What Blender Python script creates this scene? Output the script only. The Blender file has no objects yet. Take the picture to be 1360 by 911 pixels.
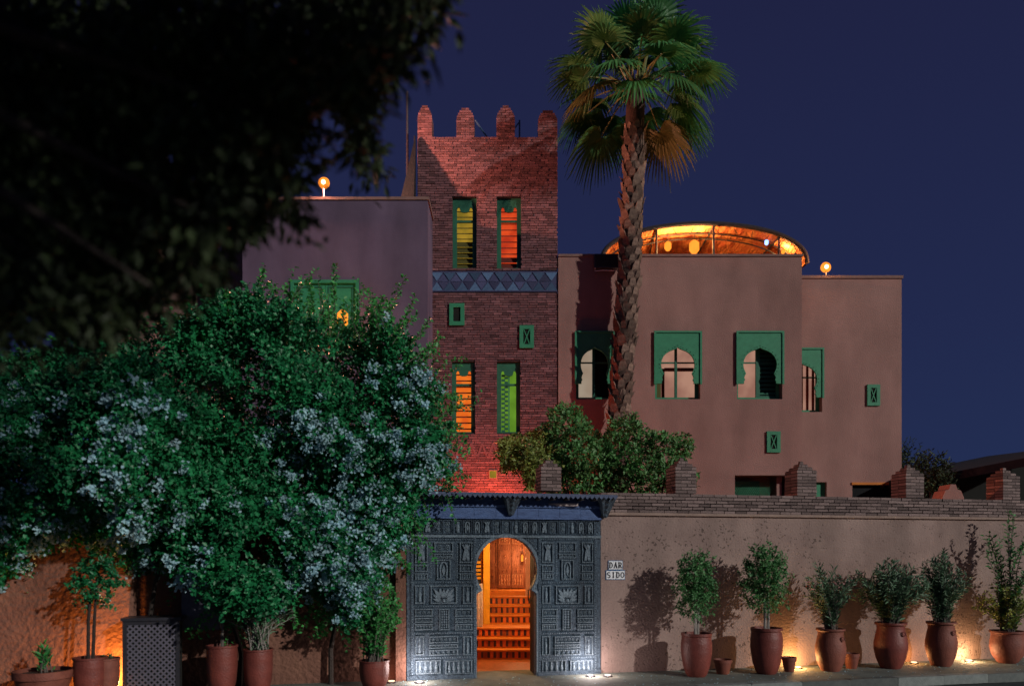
import bpy, math, random
import numpy as np
from mathutils import Vector, Matrix

R = math.radians
random.seed(7)
rng = np.random.default_rng(11)
scene = bpy.context.scene
col = scene.collection

# ------------------------------------------------------------------ camera
F = 1032.0; CX = 680.0; HY = 735.0; EYE = 1.84
cam_d = bpy.data.cameras.new("camera")
cam_d.lens = 36.0 * F / 1360.0
cam_d.sensor_width = 36.0
cam_d.shift_y = (HY - 455.5) / 1360.0
cam_d.clip_end = 2000
cam_d.clip_start = 0.05
cam_d.dof.use_dof = True
cam_d.dof.focus_distance = 14.0
cam_d.dof.aperture_fstop = 0.7
cam = bpy.data.objects.new("camera", cam_d)
cam.location = (0, 0, EYE); cam.rotation_euler = (R(90), 0, 0)
col.objects.link(cam); scene.camera = cam

# ------------------------------------------------------------------ sky
SUN_AZ, SUN_EL = 50.0, 21.0
world = bpy.data.worlds.new("World"); scene.world = world; world.use_nodes = True
nt = world.node_tree; nt.nodes.clear()
w_out = nt.nodes.new("ShaderNodeOutputWorld")
sky = nt.nodes.new("ShaderNodeTexSky"); sky.sky_type = 'NISHITA'; sky.sun_disc = False
sky.sun_elevation = R(-4.0); sky.sun_rotation = R(180 - SUN_AZ)
bg1 = nt.nodes.new("ShaderNodeBackground"); bg1.inputs[1].default_value = 0.05
tc = nt.nodes.new("ShaderNodeTexCoord"); sep = nt.nodes.new("ShaderNodeSeparateXYZ")
ramp = nt.nodes.new("ShaderNodeValToRGB")
ramp.color_ramp.elements[0].position = 0.0; ramp.color_ramp.elements[0].color = (0.0160, 0.029, 0.088, 1)
ramp.color_ramp.elements[1].position = 0.60; ramp.color_ramp.elements[1].color = (0.0128, 0.0150, 0.052, 1)
e = ramp.color_ramp.elements.new(0.25); e.color = (0.0145, 0.0215, 0.072, 1)
bg2 = nt.nodes.new("ShaderNodeBackground"); bg2.inputs[1].default_value = 1.0
add = nt.nodes.new("ShaderNodeAddShader")
L = nt.links.new
L(tc.outputs['Generated'], sep.inputs[0]); L(sep.outputs[2], ramp.inputs[0])
L(ramp.outputs[0], bg2.inputs[0]); L(sky.outputs[0], bg1.inputs[0])
L(bg1.outputs[0], add.inputs[0]); L(bg2.outputs[0], add.inputs[1]); L(add.outputs[0], w_out.inputs[0])

# ------------------------------------------------------------------ key light: one low sun lamp
sd = bpy.data.lights.new("sun", 'SUN'); sd.energy = 2.0; sd.angle = R(1.2); sd.color = (1.0, 0.94, 0.88)
sun = bpy.data.objects.new("sun", sd)
to_sun = Vector((math.sin(R(SUN_AZ)) * math.cos(R(SUN_EL)), -math.cos(R(SUN_AZ)) * math.cos(R(SUN_EL)), math.sin(R(SUN_EL))))
sun.rotation_euler = (-to_sun).to_track_quat('-Z', 'Y').to_euler()
sun.location = to_sun * 40
col.objects.link(sun)

# ------------------------------------------------------------------ exposure / render
vs = scene.view_settings
vs.view_transform = 'Standard'; vs.look = 'None'; vs.exposure = 0.0; vs.gamma = 1.0; vs.use_curve_mapping = False
scene.render.engine = 'CYCLES'
scene.cycles.use_denoising = True
scene.cycles.max_bounces = 6; scene.cycles.diffuse_bounces = 3; scene.cycles.glossy_bounces = 2
scene.cycles.sample_clamp_indirect = 4.0

# ================================================================== helpers
def P(px, py, Y):
    """photo pixel -> point at depth Y"""
    return Vector(((px - CX) / F * Y, Y, EYE + (HY - py) / F * Y))
TH = R(13.2); UX, UY = math.cos(TH), math.sin(TH); B0 = (1.4, 12.0)
def ws(px, d=0.0):
    """distance along the street wall of the point that photo column px meets, d metres behind its face"""
    bx, by = B0[0] - UY * d, B0[1] + UX * d
    k = (px - CX) / F
    return (k * by - bx) / (UX - k * UY)
def wY(s, d=0.0): return B0[1] + UX * d + UY * s
def wz(px, py, d=0.0):
    return EYE + (HY - py) / F * wY(ws(px, d), d)
def W(s, d=0.0, z=0.0): return Vector((B0[0] + UX * s - UY * d, B0[1] + UY * s + UX * d, z))

class MB:
    def __init__(self): self.v = []; self.f = []; self.a = []
    def quadbox(self, c):
        n = len(self.v); self.v += c
        self.f += [(n, n+1, n+2, n+3), (n+7, n+6, n+5, n+4), (n, n+4, n+5, n+1), (n+1, n+5, n+6, n+2), (n+2, n+6, n+7, n+3), (n+3, n+7, n+4, n)]
    def box(self, x0, x1, y0, y1, z0, z1, val=None):
        self.quadbox([(x0,y0,z0),(x0,y1,z0),(x1,y1,z0),(x1,y0,z0),(x0,y0,z1),(x0,y1,z1),(x1,y1,z1),(x1,y0,z1)])
        if val is not None: self.a += [val] * 6
        return self
    def prism(self, poly, y0, y1):
        """polygon in x,z extruded from y0 (front) to y1"""
        n = len(self.v); k = len(poly)
        self.v += [(x, y0, z) for x, z in poly] + [(x, y1, z) for x, z in poly]
        self.f.append(tuple(range(n, n + k))); self.f.append(tuple(range(n + 2*k - 1, n + k - 1, -1)))
        for i in range(k):
            j = (i + 1) % k
            self.f.append((n + i, n + k + i, n + k + j, n + j))
        return self
    def lathe(self, prof, n=20, c=(0,0,0), cap=True):
        b = len(self.v)
        for r, z in prof:
            for i in range(n):
                a = 2*math.pi*i/n
                self.v.append((c[0] + r*math.cos(a), c[1] + r*math.sin(a), c[2] + z))
        for k in range(len(prof) - 1):
            for i in range(n):
                j = (i+1) % n
                self.f.append((b+k*n+i, b+k*n+j, b+(k+1)*n+j, b+(k+1)*n+i))
        if cap:
            self.f.append(tuple(b+i for i in range(n-1, -1, -1)))
            self.f.append(tuple(b+(len(prof)-1)*n+i for i in range(n)))
        return self
    def tube(self, pts, rad, n=7):
        pts = [Vector(p) for p in pts]
        if not hasattr(rad, '__len__'): rad = [rad]*len(pts)
        b = len(self.v); up = Vector((0.13, 0.31, 0.94))
        for i, p in enumerate(pts):
            t = (pts[min(i+1, len(pts)-1)] - pts[max(i-1, 0)]).normalized()
            a = t.cross(up)
            if a.length < 1e-3: a = t.cross(Vector((1, 0, 0)))
            a.normalize(); c = t.cross(a)
            for k in range(n):
                g = 2*math.pi*k/n
                self.v.append(tuple(p + (a*math.cos(g) + c*math.sin(g))*rad[i]))
        for i in range(len(pts)-1):
            for k in range(n):
                m = (k+1) % n
                self.f.append((b+i*n+k, b+i*n+m, b+(i+1)*n+m, b+(i+1)*n+k))
        self.f.append(tuple(b+k for k in range(n-1, -1, -1)))
        self.f.append(tuple(b+(len(pts)-1)*n+k for k in range(n)))
        return self
    def ball(self, c, r, n=10, m=6, sz=1.0):
        prof = [(max(1e-4, r*math.sin(math.pi*i/m)), -r*sz*math.cos(math.pi*i/m)) for i in range(m+1)]
        return self.lathe(prof, n, c)
    def mesh(self, name, material=None, smooth=False):
        me = bpy.data.meshes.new(name); me.from_pydata([tuple(v) for v in self.v], [], self.f)
        if self.a and len(self.a) == len(self.f):
            at = me.attributes.new('v', 'FLOAT', 'FACE'); at.data.foreach_set('value', self.a)
        if material: me.materials.append(material)
        if smooth:
            me.polygons.foreach_set('use_smooth', [True]*len(me.polygons))
            try: me.set_sharp_from_angle(angle=R(40))
            except Exception: pass
        me.update(); return me
    def build(self, name, material, parent=None, smooth=False, kind=None):
        return link(name, self.mesh(name, material, smooth), parent, kind)

def link(name, me, parent=None, kind=None, loc=None, rot=None, scale=None):
    o = bpy.data.objects.new(name, me); col.objects.link(o)
    if parent: o.parent = parent
    if kind: o['kind'] = kind
    if loc is not None: o.location = loc
    if rot is not None: o.rotation_euler = rot
    if scale is not None: o.scale = scale
    return o
def tag(o, label, cat, group=None):
    o['label'] = label; o['category'] = cat
    if group: o['group'] = group
    return o
def thing(name, label, cat, loc=(0,0,0), rz=0.0, group=None):
    o = bpy.data.objects.new(name, None); col.objects.link(o)
    o.empty_display_size = 0.2
    o.location = loc; o.rotation_euler = (0, 0, rz)
    return tag(o, label, cat, group)
def struct(name, mb, material):
    return mb.build(name, material, None, kind='structure')
def lamp(name, kind, parent, loc, energy, color, radius=0.05, rot=None, spot=None, blend=0.6):
    d = bpy.data.lights.new(name, kind); d.energy = energy; d.color = color; d.shadow_soft_size = radius
    if kind == 'SPOT': d.spot_size = R(spot); d.spot_blend = blend
    o = bpy.data.objects.new(name, d); col.objects.link(o); o.parent = parent; o.location = loc
    if rot: o.rotation_euler = rot
    return o

# ------------------------------------------------------------------ materials
def mat(name, c1, c2=None, rough=0.8, scale=6.0, bump=0.0, bscale=40.0, var=None, spec=0.3, metal=0.0, detail=6.0, stretch=None, pits=0.0, pscale=9.0, trans=0.0, bdist=0.02, stain=0.0):
    m = bpy.data.materials.new(name); m.use_nodes = True
    n = m.node_tree; bs = n.nodes['Principled BSDF']; lk = n.links.new
    bs.inputs['Roughness'].default_value = rough; bs.inputs['Metallic'].default_value = metal
    bs.inputs['Specular IOR Level'].default_value = spec
    c2 = c2 or tuple(x*0.72 for x in c1)
    tc = n.nodes.new('ShaderNodeTexCoord'); vec = tc.outputs['Object']
    if stretch:
        mp = n.nodes.new('ShaderNodeMapping'); mp.inputs['Scale'].default_value = stretch
        lk(vec, mp.inputs[0]); vec = mp.outputs[0]
    nz = n.nodes.new('ShaderNodeTexNoise'); nz.inputs['Scale'].default_value = scale; nz.inputs['Detail'].default_value = detail
    nz.inputs['Roughness'].default_value = 0.65
    lk(vec, nz.inputs['Vector'])
    rp = n.nodes.new('ShaderNodeValToRGB'); rp.color_ramp.elements[0].position = 0.32; rp.color_ramp.elements[1].position = 0.68
    rp.color_ramp.elements[0].color = (*c2, 1); rp.color_ramp.elements[1].color = (*c1, 1)
    lk(nz.outputs['Fac'], rp.inputs[0]); c = rp.outputs[0]
    def mul(c, fac_socket, lo, hi):
        mr = n.nodes.new('ShaderNodeMapRange'); mr.inputs['To Min'].default_value = lo; mr.inputs['To Max'].default_value = hi
        lk(fac_socket, mr.inputs[0])
        mx = n.nodes.new('ShaderNodeMix'); mx.data_type = 'RGBA'; mx.blend_type = 'MULTIPLY'; mx.inputs['Factor'].default_value = 1.0
        lk(c, mx.inputs['A']); lk(mr.outputs[0], mx.inputs['B']); return mx.outputs['Result']
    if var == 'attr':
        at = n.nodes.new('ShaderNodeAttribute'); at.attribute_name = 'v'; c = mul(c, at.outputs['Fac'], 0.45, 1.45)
    elif var == 'obj':
        oi = n.nodes.new('ShaderNodeObjectInfo'); c = mul(c, oi.outputs['Random'], 0.55, 1.4)
    if stain > 0:
        n3 = n.nodes.new('ShaderNodeTexNoise'); n3.inputs['Scale'].default_value = 0.9; n3.inputs['Detail'].default_value = 8.0
        mp3 = n.nodes.new('ShaderNodeMapping'); mp3.inputs['Scale'].default_value = (1.6, 1.6, 0.5); lk(tc.outputs['Object'], mp3.inputs[0]); lk(mp3.outputs[0], n3.inputs['Vector'])
        mr3 = n.nodes.new('ShaderNodeMapRange'); mr3.inputs['From Min'].default_value = 0.35; mr3.inputs['From Max'].default_value = 0.65
        lk(n3.outputs['Fac'], mr3.inputs[0]); c = mul(c, mr3.outputs[0], 1.0 - stain, 1.08)
    h = None
    if bump > 0:
        n2 = n.nodes.new('ShaderNodeTexNoise'); n2.inputs['Scale'].default_value = bscale; n2.inputs['Detail'].default_value = 5.0
        lk(vec, n2.inputs['Vector']); h = n2.outputs['Fac']
    if pits > 0:
        vz = n.nodes.new('ShaderNodeTexVoronoi'); vz.inputs['Scale'].default_value = pscale; vz.inputs['Randomness'].default_value = 1.0
        nd = n.nodes.new('ShaderNodeTexNoise'); nd.inputs['Scale'].default_value = 14.0; nd.inputs['Detail'].default_value = 4.0
        mxv = n.nodes.new('ShaderNodeMix'); mxv.data_type = 'RGBA'; mxv.inputs['Factor'].default_value = 0.16
        lk(tc.outputs['Object'], nd.inputs['Vector']); lk(tc.outputs['Object'], mxv.inputs['A']); lk(nd.outputs['Color'], mxv.inputs['B'])
        lk(mxv.outputs['Result'], vz.inputs['Vector'])
        ng = n.nodes.new('ShaderNodeTexNoise'); ng.inputs['Scale'].default_value = 1.3; ng.inputs['Detail'].default_value = 3.0
        lk(tc.outputs['Object'], ng.inputs['Vector'])
        th = n.nodes.new('ShaderNodeMapRange'); th.inputs['From Min'].default_value = 0.35; th.inputs['From Max'].default_value = 0.7
        th.inputs['To Min'].default_value = 0.04; th.inputs['To Max'].default_value = 0.34; lk(ng.outputs['Fac'], th.inputs[0])
        lt = n.nodes.new('ShaderNodeMath'); lt.operation = 'GREATER_THAN'; lk(vz.outputs['Distance'], lt.inputs[0]); lk(th.outputs[0], lt.inputs[1])
        c = mul(c, lt.outputs[0], 1.0 - pits, 1.0)
        if h is not None:
            ad = n.nodes.new('ShaderNodeMath'); ad.operation = 'MULTIPLY_ADD'; ad.inputs[1].default_value = 0.8
            lk(lt.outputs[0], ad.inputs[0]); lk(h, ad.inputs[2]); h = ad.outputs[0]
    if h is not None:
        bp = n.nodes.new('ShaderNodeBump'); bp.inputs['Strength'].default_value = bump; bp.inputs['Distance'].default_value = bdist
        lk(h, bp.inputs['Height']); lk(bp.outputs[0], bs.inputs['Normal'])
    lk(c, bs.inputs['Base Color'])
    if trans > 0:
        tr = n.nodes.new('ShaderNodeBsdfTranslucent'); lk(c, tr.inputs[0])
        ms = n.nodes.new('ShaderNodeMixShader'); ms.inputs[0].default_value = trans
        lk(bs.outputs[0], ms.inputs[1]); lk(tr.outputs[0], ms.inputs[2]); lk(ms.outputs[0], n.nodes['Material Output'].inputs[0])
    return m
def emit(name, c1, c2=None, strength=1.0, scale=4.0):
    m = bpy.data.materials.new(name); m.use_nodes = True; n = m.node_tree; lk = n.links.new
    n.nodes.remove(n.nodes['Principled BSDF'])
    em = n.nodes.new('ShaderNodeEmission'); em.inputs[1].default_value = strength
    tc = n.nodes.new('ShaderNodeTexCoord'); nz = n.nodes.new('ShaderNodeTexNoise'); nz.inputs['Scale'].default_value = scale
    rp = n.nodes.new('ShaderNodeValToRGB'); c2 = c2 or tuple(x*0.8 for x in c1)
    rp.color_ramp.elements[0].position = 0.35; rp.color_ramp.elements[1].position = 0.65
    rp.color_ramp.elements[0].color = (*c2, 1); rp.color_ramp.elements[1].color = (*c1, 1)
    lk(tc.outputs['Object'], nz.inputs['Vector']); lk(nz.outputs['Fac'], rp.inputs[0]); lk(rp.outputs[0], em.inputs[0])
    lk(em.outputs[0], n.nodes['Material Output'].inputs[0]); return m

M = {}
M['plaster_wall'] = mat('plaster_wall', (0.325, 0.24, 0.21), (0.255, 0.182, 0.162), 0.95, 2.2, 0.5, 30, pits=0.55, pscale=17, bdist=0.03, stain=0.25)
M['plaster_rough'] = mat('plaster_rough', (0.235, 0.115, 0.078), (0.17, 0.08, 0.058), 0.95, 2.5, 0.7, 16, bdist=0.05, stain=0.3)  # darkened red-brown to stand in for shade on the left wall
M['plaster_main'] = mat('plaster_main', (0.335, 0.19, 0.162), (0.295, 0.165, 0.143), 0.95, 2.4, 0.6, 40, stain=0.20)
M['plaster_wing'] = mat('plaster_wing', (0.36, 0.21, 0.180), (0.32, 0.183, 0.158), 0.95, 2.4, 0.6, 40, stain=0.18)
M['plaster_left_shade'] = mat('plaster_left_shade', (0.148, 0.106, 0.160), (0.118, 0.082, 0.130), 0.95, 1.0, 0.25, 45, stain=0.25)  # dim bluish mauve imitates walls the key light does not reach
M['coping'] = mat('coping', (0.27, 0.165, 0.14), None, 0.9, 5, 0.3, 40)
M['ledge'] = mat('ledge', (0.33, 0.24, 0.20), None, 0.9, 5, 0.5, 40)
M['brick_tower'] = mat('brick_tower', (0.225, 0.10, 0.10), (0.14, 0.068, 0.078), 0.9, 9, 0.5, 60, var='attr')
M['mortar'] = mat('mortar', (0.055, 0.04, 0.042), None, 0.95, 12, 0.5, 60)
M['brick_wall'] = mat('brick_wall', (0.27, 0.20, 0.18), (0.17, 0.125, 0.12), 0.9, 14, 0.6, 60, var='obj')
M['mortar_wall'] = mat('mortar_wall', (0.075, 0.058, 0.055), None, 0.95, 12, 0.5, 60)
M['zellige'] = mat('zellige', (0.10, 0.18, 0.30), (0.06, 0.11, 0.20), 0.35, 20, 0.1, 40, var='obj', spec=0.5)
M['zellige_dark'] = mat('zellige_dark', (0.07, 0.08, 0.165), None, 0.4, 20, 0.1, 40, var='obj', spec=0.5)
M['green'] = mat('green', (0.035, 0.26, 0.13), (0.026, 0.20, 0.10), 0.55, 8, 0.15, 60, spec=0.4)
M['green_dark'] = mat('green_dark', (0.024, 0.15, 0.085), (0.016, 0.105, 0.06), 0.55, 8, 0.15, 60, spec=0.4)
M['wood_gate'] = mat('wood_gate', (0.105, 0.165, 0.225), (0.022, 0.040, 0.064), 0.6, 34, 1.0, 75, spec=0.4, bdist=.03, stain=0.5)
M['wood_carved'] = mat('wood_carved', (0.27, 0.37, 0.44), (0.065, 0.10, 0.14), 0.55, 45, 0.8, 120, spec=0.45, stain=0.5)
M['wood_skylit'] = mat('wood_skylit', (0.07, 0.135, 0.31), (0.035, 0.07, 0.18), 0.6, 16, 0.5, 70, spec=0.4, stretch=(0.4, 1, 1.5))  # blue skylight under the eave is put into this wood colour
M['eave'] = mat('eave', (0.09, 0.12, 0.21), (0.045, 0.065, 0.12), 0.6, 30, 0.5, 70)
M['roof_dark'] = mat('roof_dark', (0.03, 0.03, 0.035), None, 0.8, 10, 0.4, 30)
M['terracotta'] = mat('terracotta', (0.25, 0.06, 0.043), (0.17, 0.04, 0.03), 0.5, 7, 0.35, 50, spec=0.5, stain=0.45)
M['terracotta_b'] = mat('terracotta_b', (0.29, 0.095, 0.062), (0.19, 0.058, 0.04), 0.6, 7, 0.4, 50, spec=0.4, stain=0.45)
M['soil'] = mat('soil', (0.05, 0.035, 0.025), None, 0.95, 30, 0.8, 60)
M['bark'] = mat('bark', (0.17, 0.15, 0.13), (0.08, 0.07, 0.06), 0.9, 20, 0.8, 40, stretch=(1, 1, 0.3))
M['bark_pale'] = mat('bark_pale', (0.36, 0.33, 0.30), (0.22, 0.2, 0.18), 0.85, 20, 0.6, 40, stretch=(1, 1, 0.3))
M['bark_dark'] = mat('bark_dark', (0.045, 0.035, 0.03), None, 0.9, 20, 0.8, 40)
M['palm_boot'] = mat('palm_boot', (0.26, 0.175, 0.13), (0.12, 0.075, 0.06), 0.85, 12, 0.7, 60, var='obj')
M['palm_core'] = mat('palm_core', (0.085, 0.05, 0.04), None, 0.95, 20, 1.0, 50)
M['leaf'] = mat('leaf', (0.095, 0.28, 0.085), (0.05, 0.17, 0.06), 0.5, 3, var='attr', trans=0.22, spec=0.4)
M['leaf_climber'] = mat('leaf_climber', (0.022, 0.26, 0.085), (0.010, 0.13, 0.05), 0.45, 2.5, var='attr', trans=0.25, spec=0.45)
M['leaf_shoot'] = mat('leaf_shoot', (0.06, 0.32, 0.07), (0.03, 0.2, 0.05), 0.45, 3, var='attr', trans=0.25, spec=0.4)
M['leaf_grey'] = mat('leaf_grey', (0.13, 0.24, 0.13), (0.065, 0.14, 0.08), 0.5, 3, var='attr', trans=0.2, spec=0.4)
M['leaf_yellow'] = mat('leaf_yellow', (0.26, 0.31, 0.06), (0.13, 0.19, 0.045), 0.5, 3, var='attr', trans=0.25, spec=0.4)
M['leaf_shrub'] = mat('leaf_shrub', (0.075, 0.27, 0.07), (0.085, 0.15, 0.045), 0.5, 1.6, var='attr', trans=0.2, spec=0.4)
M['leaf_tree'] = mat('leaf_tree', (0.062, 0.092, 0.034), (0.012, 0.022, 0.010), 0.6, 2.0, var='attr', trans=0.1, spec=0.3)
M['leaf_palm'] = mat('leaf_palm', (0.09, 0.26, 0.07), (0.04, 0.18, 0.065), 0.5, 2.0, var='obj', trans=0.25, spec=0.4)
M['leaf_palm_dry'] = mat('leaf_palm_dry', (0.27, 0.23, 0.07), (0.14, 0.16, 0.045), 0.55, 2.0, var='obj', trans=0.25, spec=0.3)
M['petiole'] = mat('petiole', (0.22, 0.24, 0.085), (0.14, 0.16, 0.06), 0.5, 6)
M['flower'] = mat('flower', (0.42, 0.64, 0.68), (0.27, 0.47, 0.56), 0.6, 3, var='attr', trans=0.3)
M['flower_pink'] = mat('flower_pink', (0.6, 0.2, 0.22), (0.5, 0.35, 0.3), 0.6, 3, var='attr', trans=0.3)
M['asphalt'] = mat('asphalt', (0.055, 0.065, 0.062), (0.035, 0.042, 0.042), 0.85, 3, 0.5, 120)
M['pavement'] = mat('pavement', (0.20, 0.225, 0.195), (0.125, 0.145, 0.13), 0.85, 4, 0.6, 50, stain=0.35)
M['kerb'] = mat('kerb', (0.20, 0.225, 0.21), (0.13, 0.15, 0.145), 0.85, 9, 0.5, 60, var='obj')
M['earth'] = mat('earth', (0.09, 0.06, 0.045), None, 0.95, 3, 0.5, 30)
M['white'] = mat('white', (0.82, 0.85, 0.87), (0.74, 0.78, 0.82), 0.4, 10)
M['black'] = mat('black', (0.012, 0.012, 0.016), None, 0.5, 10)
M['blue_tile'] = mat('blue_tile', (0.05, 0.14, 0.30), None, 0.35, 30)
M['metal_dark'] = mat('metal_dark', (0.03, 0.03, 0.038), None, 0.45, 10, spec=0.5)
M['metal_grey'] = mat('metal_grey', (0.135, 0.13, 0.165), (0.10, 0.095, 0.125), 0.45, 8, 0.15, 30, spec=0.5)
M['tarp'] = mat('tarp', (0.008, 0.010, 0.012), None, 0.9, 8, 0.5, 20)
M['reed'] = mat('reed', (0.055, 0.045, 0.05), (0.03, 0.025, 0.03), 0.9, 20, 0.8, 40)
M['canopy_cloth'] = mat('canopy_cloth', (0.72, 0.30, 0.10), (0.42, 0.06, 0.03), 0.8, 2.4, 1.0, 5, bdist=.12, stretch=(1.6, .5, 2))
M['hall_orange'] = mat('hall_orange', (0.62, 0.21, 0.025), (0.5, 0.15, 0.02), 0.6, 4, 0.1, 40)
M['hall_floor'] = mat('hall_floor', (0.42, 0.13, 0.03), (0.22, 0.065, 0.02), 0.35, 16, 0.2, 40, spec=0.5)
M['hall_yellow'] = mat('hall_yellow', (0.75, 0.40, 0.03), None, 0.7, 4)
M['hall_white'] = mat('hall_white', (0.55, 0.46, 0.44), None, 0.8, 4)
M['hall_pink'] = mat('hall_pink', (0.55, 0.30, 0.22), None, 0.8, 4)
M['tile_orange'] = mat('tile_orange', (0.55, 0.115, 0.02), (0.42, 0.08, 0.015), 0.45, 8, var='obj', spec=0.5)
M['tile_dark'] = mat('tile_dark', (0.06, 0.028, 0.035), None, 0.35, 8, var='obj', spec=0.5)
M['wood_inner'] = mat('wood_inner', (0.26, 0.085, 0.035), (0.14, 0.04, 0.02), 0.6, 14, 0.6, 60, stretch=(1, 1, 0.3))
M['wood_inner_light'] = mat('wood_inner_light', (0.50, 0.24, 0.13), (0.3, 0.12, 0.06), 0.6, 30, 0.4, 60)
M['curtain_red'] = mat('curtain_red', (0.24, 0.03, 0.02), None, 0.9, 8)
M['room_dark'] = mat('room_dark', (0.012, 0.014, 0.012), None, 0.9, 4)
M['glow_cream'] = emit('glow_cream', (0.58, 0.31, 0.22), (0.40, 0.19, 0.14), 0.72, 2.0)
M['glow_pale'] = emit('glow_pale', (0.45, 0.36, 0.27), (0.38, 0.28, 0.20), 0.75, 2.0)
M['glow_yellow'] = emit('glow_yellow', (0.50, 0.30, 0.03), (0.26, 0.18, 0.02), 0.75, 3.0)
M['glow_red'] = emit('glow_red', (0.85, 0.085, 0.018), (0.5, 0.035, 0.012), 0.9, 3.0)
M['glow_orange'] = emit('glow_orange', (0.95, 0.22, 0.022), (0.75, 0.11, 0.012), 0.95, 3.0)
M['glow_green'] = emit('glow_green', (0.16, 0.36, 0.03), (0.11, 0.25, 0.02), 0.8, 3.0)
M['bulb_amber'] = emit('bulb_amber', (1.0, 0.30, 0.03), (1.0, 0.25, 0.025), 1.5)
M['bulb_warm'] = emit('bulb_warm', (1.0, 0.72, 0.42), None, 3.0)
M['bulb_cool'] = emit('bulb_cool', (1.0, 0.88, 0.82), None, 2.5)
M['bulb_core'] = emit('bulb_core', (1.0, 0.80, 0.42), None, 4.0)
M['bulb_blue'] = emit('bulb_blue', (0.25, 0.45, 1.0), None, 3.0)

# ================================================================== setting
g = MB(); g.v = [(-400, -60, -0.145), (400, -60, -0.145), (400, 600, -0.145), (-400, 600, -0.145)]; g.f = [(0, 1, 2, 3)]
struct('road', g, M['asphalt'])
pv = MB(); pv.box(-14, 16, -1.30, 0.6, -0.14, 0.0)
po = struct('pavement', pv, M['pavement']); po.location = W(0); po.rotation_euler = (0, 0, TH)
gy = MB(); gy.box(-14, 30, 0.61, 40, -0.14, -0.004)
go = struct('courtyard_ground', gy, M['earth']); go.location = W(0); go.rotation_euler = (0, 0, TH)
km = MB()
km.prism([(0, -0.135), (0.795, -0.135), (0.795, -0.012), (0.785, 0.004), (0.01, 0.004), (0, -0.012)], 0, 0.16)
kme = km.mesh('kerb_stone', M['kerb'])
for i in range(36):
    link('kerb_stone', kme, po, loc=(-13.5 + i*0.8, -1.462 + random.uniform(-.004, .004), random.uniform(-.004, .004)))

# ================================================================== street wall (right of the gate)
S_G0, S_G1 = ws(540), ws(797)
wall = thing('garden_wall', 'pinkish plaster garden wall topped with courses of thin brick, right of the gate', 'wall', W(0), TH)
Z_LEDGE = wz(820, 684); Z_COP = Z_LEDGE + 0.045; COURSE = 0.053; NC = 6
Z_TOP = Z_COP + NC*COURSE
END = 9.9
MB().box(S_G1 + 0.012, END, 0.0, 0.42, -0.1, Z_LEDGE).build('wall_body', M['plaster_wall'], wall)
MB().box(S_G1 + 0.012, END, -0.045, 0.46, Z_LEDGE, Z_COP - 0.004).build('ledge', M['ledge'], wall)
MB().box(S_G1 + 0.03, END, 0.03, 0.41, Z_COP - 0.004, Z_TOP - 0.014).build('mortar_core', M['mortar_wall'], wall)
bm_ = MB(); bm_.box(0, 1, 0, 1, 0, 1); brick_me = bm_.mesh('brick', M['brick_wall'])
for c in range(NC):
    x = S_G1 + 0.02 - (0.1 if c % 2 else 0)
    while x < END - 0.05:
        w = 0.205 + random.uniform(-.012, .012)
        x0 = max(x, S_G1 + 0.018)
        if x + w - x0 > 0.03:
            d0 = -0.028 + c*0.009 + random.uniform(-.006, .006)
            link('brick', brick_me, wall, loc=(x0 + 0.005, d0, Z_COP + c*COURSE + random.uniform(-.002, .002)), rot=(random.uniform(-.02, .02), 0, random.uniform(-.01, .01)), scale=(x + w - x0 - 0.011, 0.10, COURSE - 0.013))
        x += w
# brick piers standing on the wall
def pier(px, label, h=0.60, w=0.37, base=None, parent_loc=None):
    s = ws(px, 0.2)
    t = thing('brick_pier', label, 'brick pier', parent_loc or W(s, 0.03, Z_TOP), TH, 'brick piers along the garden wall')
    n = int(h / COURSE); hw = w/2
    core = MB()
    for c in range(n):
        k = max(0, c - (n - 4)); inset = [0, 0.045, 0.10, 0.15][k] if k < 4 else 0.15
        a = hw - inset; z = c*COURSE
        core.box(-a + 0.012, a - 0.012, inset + 0.012, w - inset - 0.012, z, z + COURSE - 0.0)
        if a < 0.05:
            cuts = [(-a, a)]
        elif c % 2: cuts = [(-a, -a*0.45), (-a*0.45, a*0.5), (a*0.5, a)]
        else: cuts = [(-a, 0.02), (0.02, a)]
        for (x0, x1) in cuts:
            for (y0, y1) in ((inset, w/2), (w/2, w - inset)):
                if y1 - y0 < 0.02: continue
                j = random.uniform(-.007, .007)
                link('brick', brick_me, t, loc=(x0 + 0.004, y0 + 0.003 + j*0.5, z + 0.001), rot=(0, random.uniform(-.012, .012), j), scale=(x1 - x0 - 0.008, y1 - y0 - 0.006, COURSE - 0.013))
    core.build('mortar_core', M['mortar_wall'], t)
    return t
pier(728, 'stepped brick pier beside the drooping yellow-green shrub above the gate roof', 0.56, 0.33)
pier(905, 'stepped brick pier at the right end of the palm courtyard shrubs')
pier(1064, 'stepped brick pier in front of the house corner below the green vent')
pier(1206, 'stepped brick pier in front of the right end of the recessed house wing')
pier(1333, 'stepped brick pier in front of the dark shed roof')
# ================================================================== left street wall
lw = thing('garden_wall', 'rough terracotta plaster wall behind the white-flowered climber, left of the gate', 'wall', W(0), TH)
S_STEP = ws(181)
MB().box(S_STEP, S_G0 - 0.012, 0.05, 0.45, -0.1, 2.62).build('wall_body', M['plaster_rough'], lw)
MB().box(-12.5, S_STEP - 0.002, -0.14, 0.44, -0.1, 2.62).build('projecting_bay', M['plaster_rough'], lw)
MB().box(S_G0 - 0.16, S_G0 - 0.014, -0.06, 0.046, -0.1, 2.55).build('pilaster', M['plaster_rough'], lw)
MB().box(-12.5, S_G0 - 0.014, -0.05, 0.5, 2.622, 2.69).build('coping', M['coping'], lw)

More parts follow.
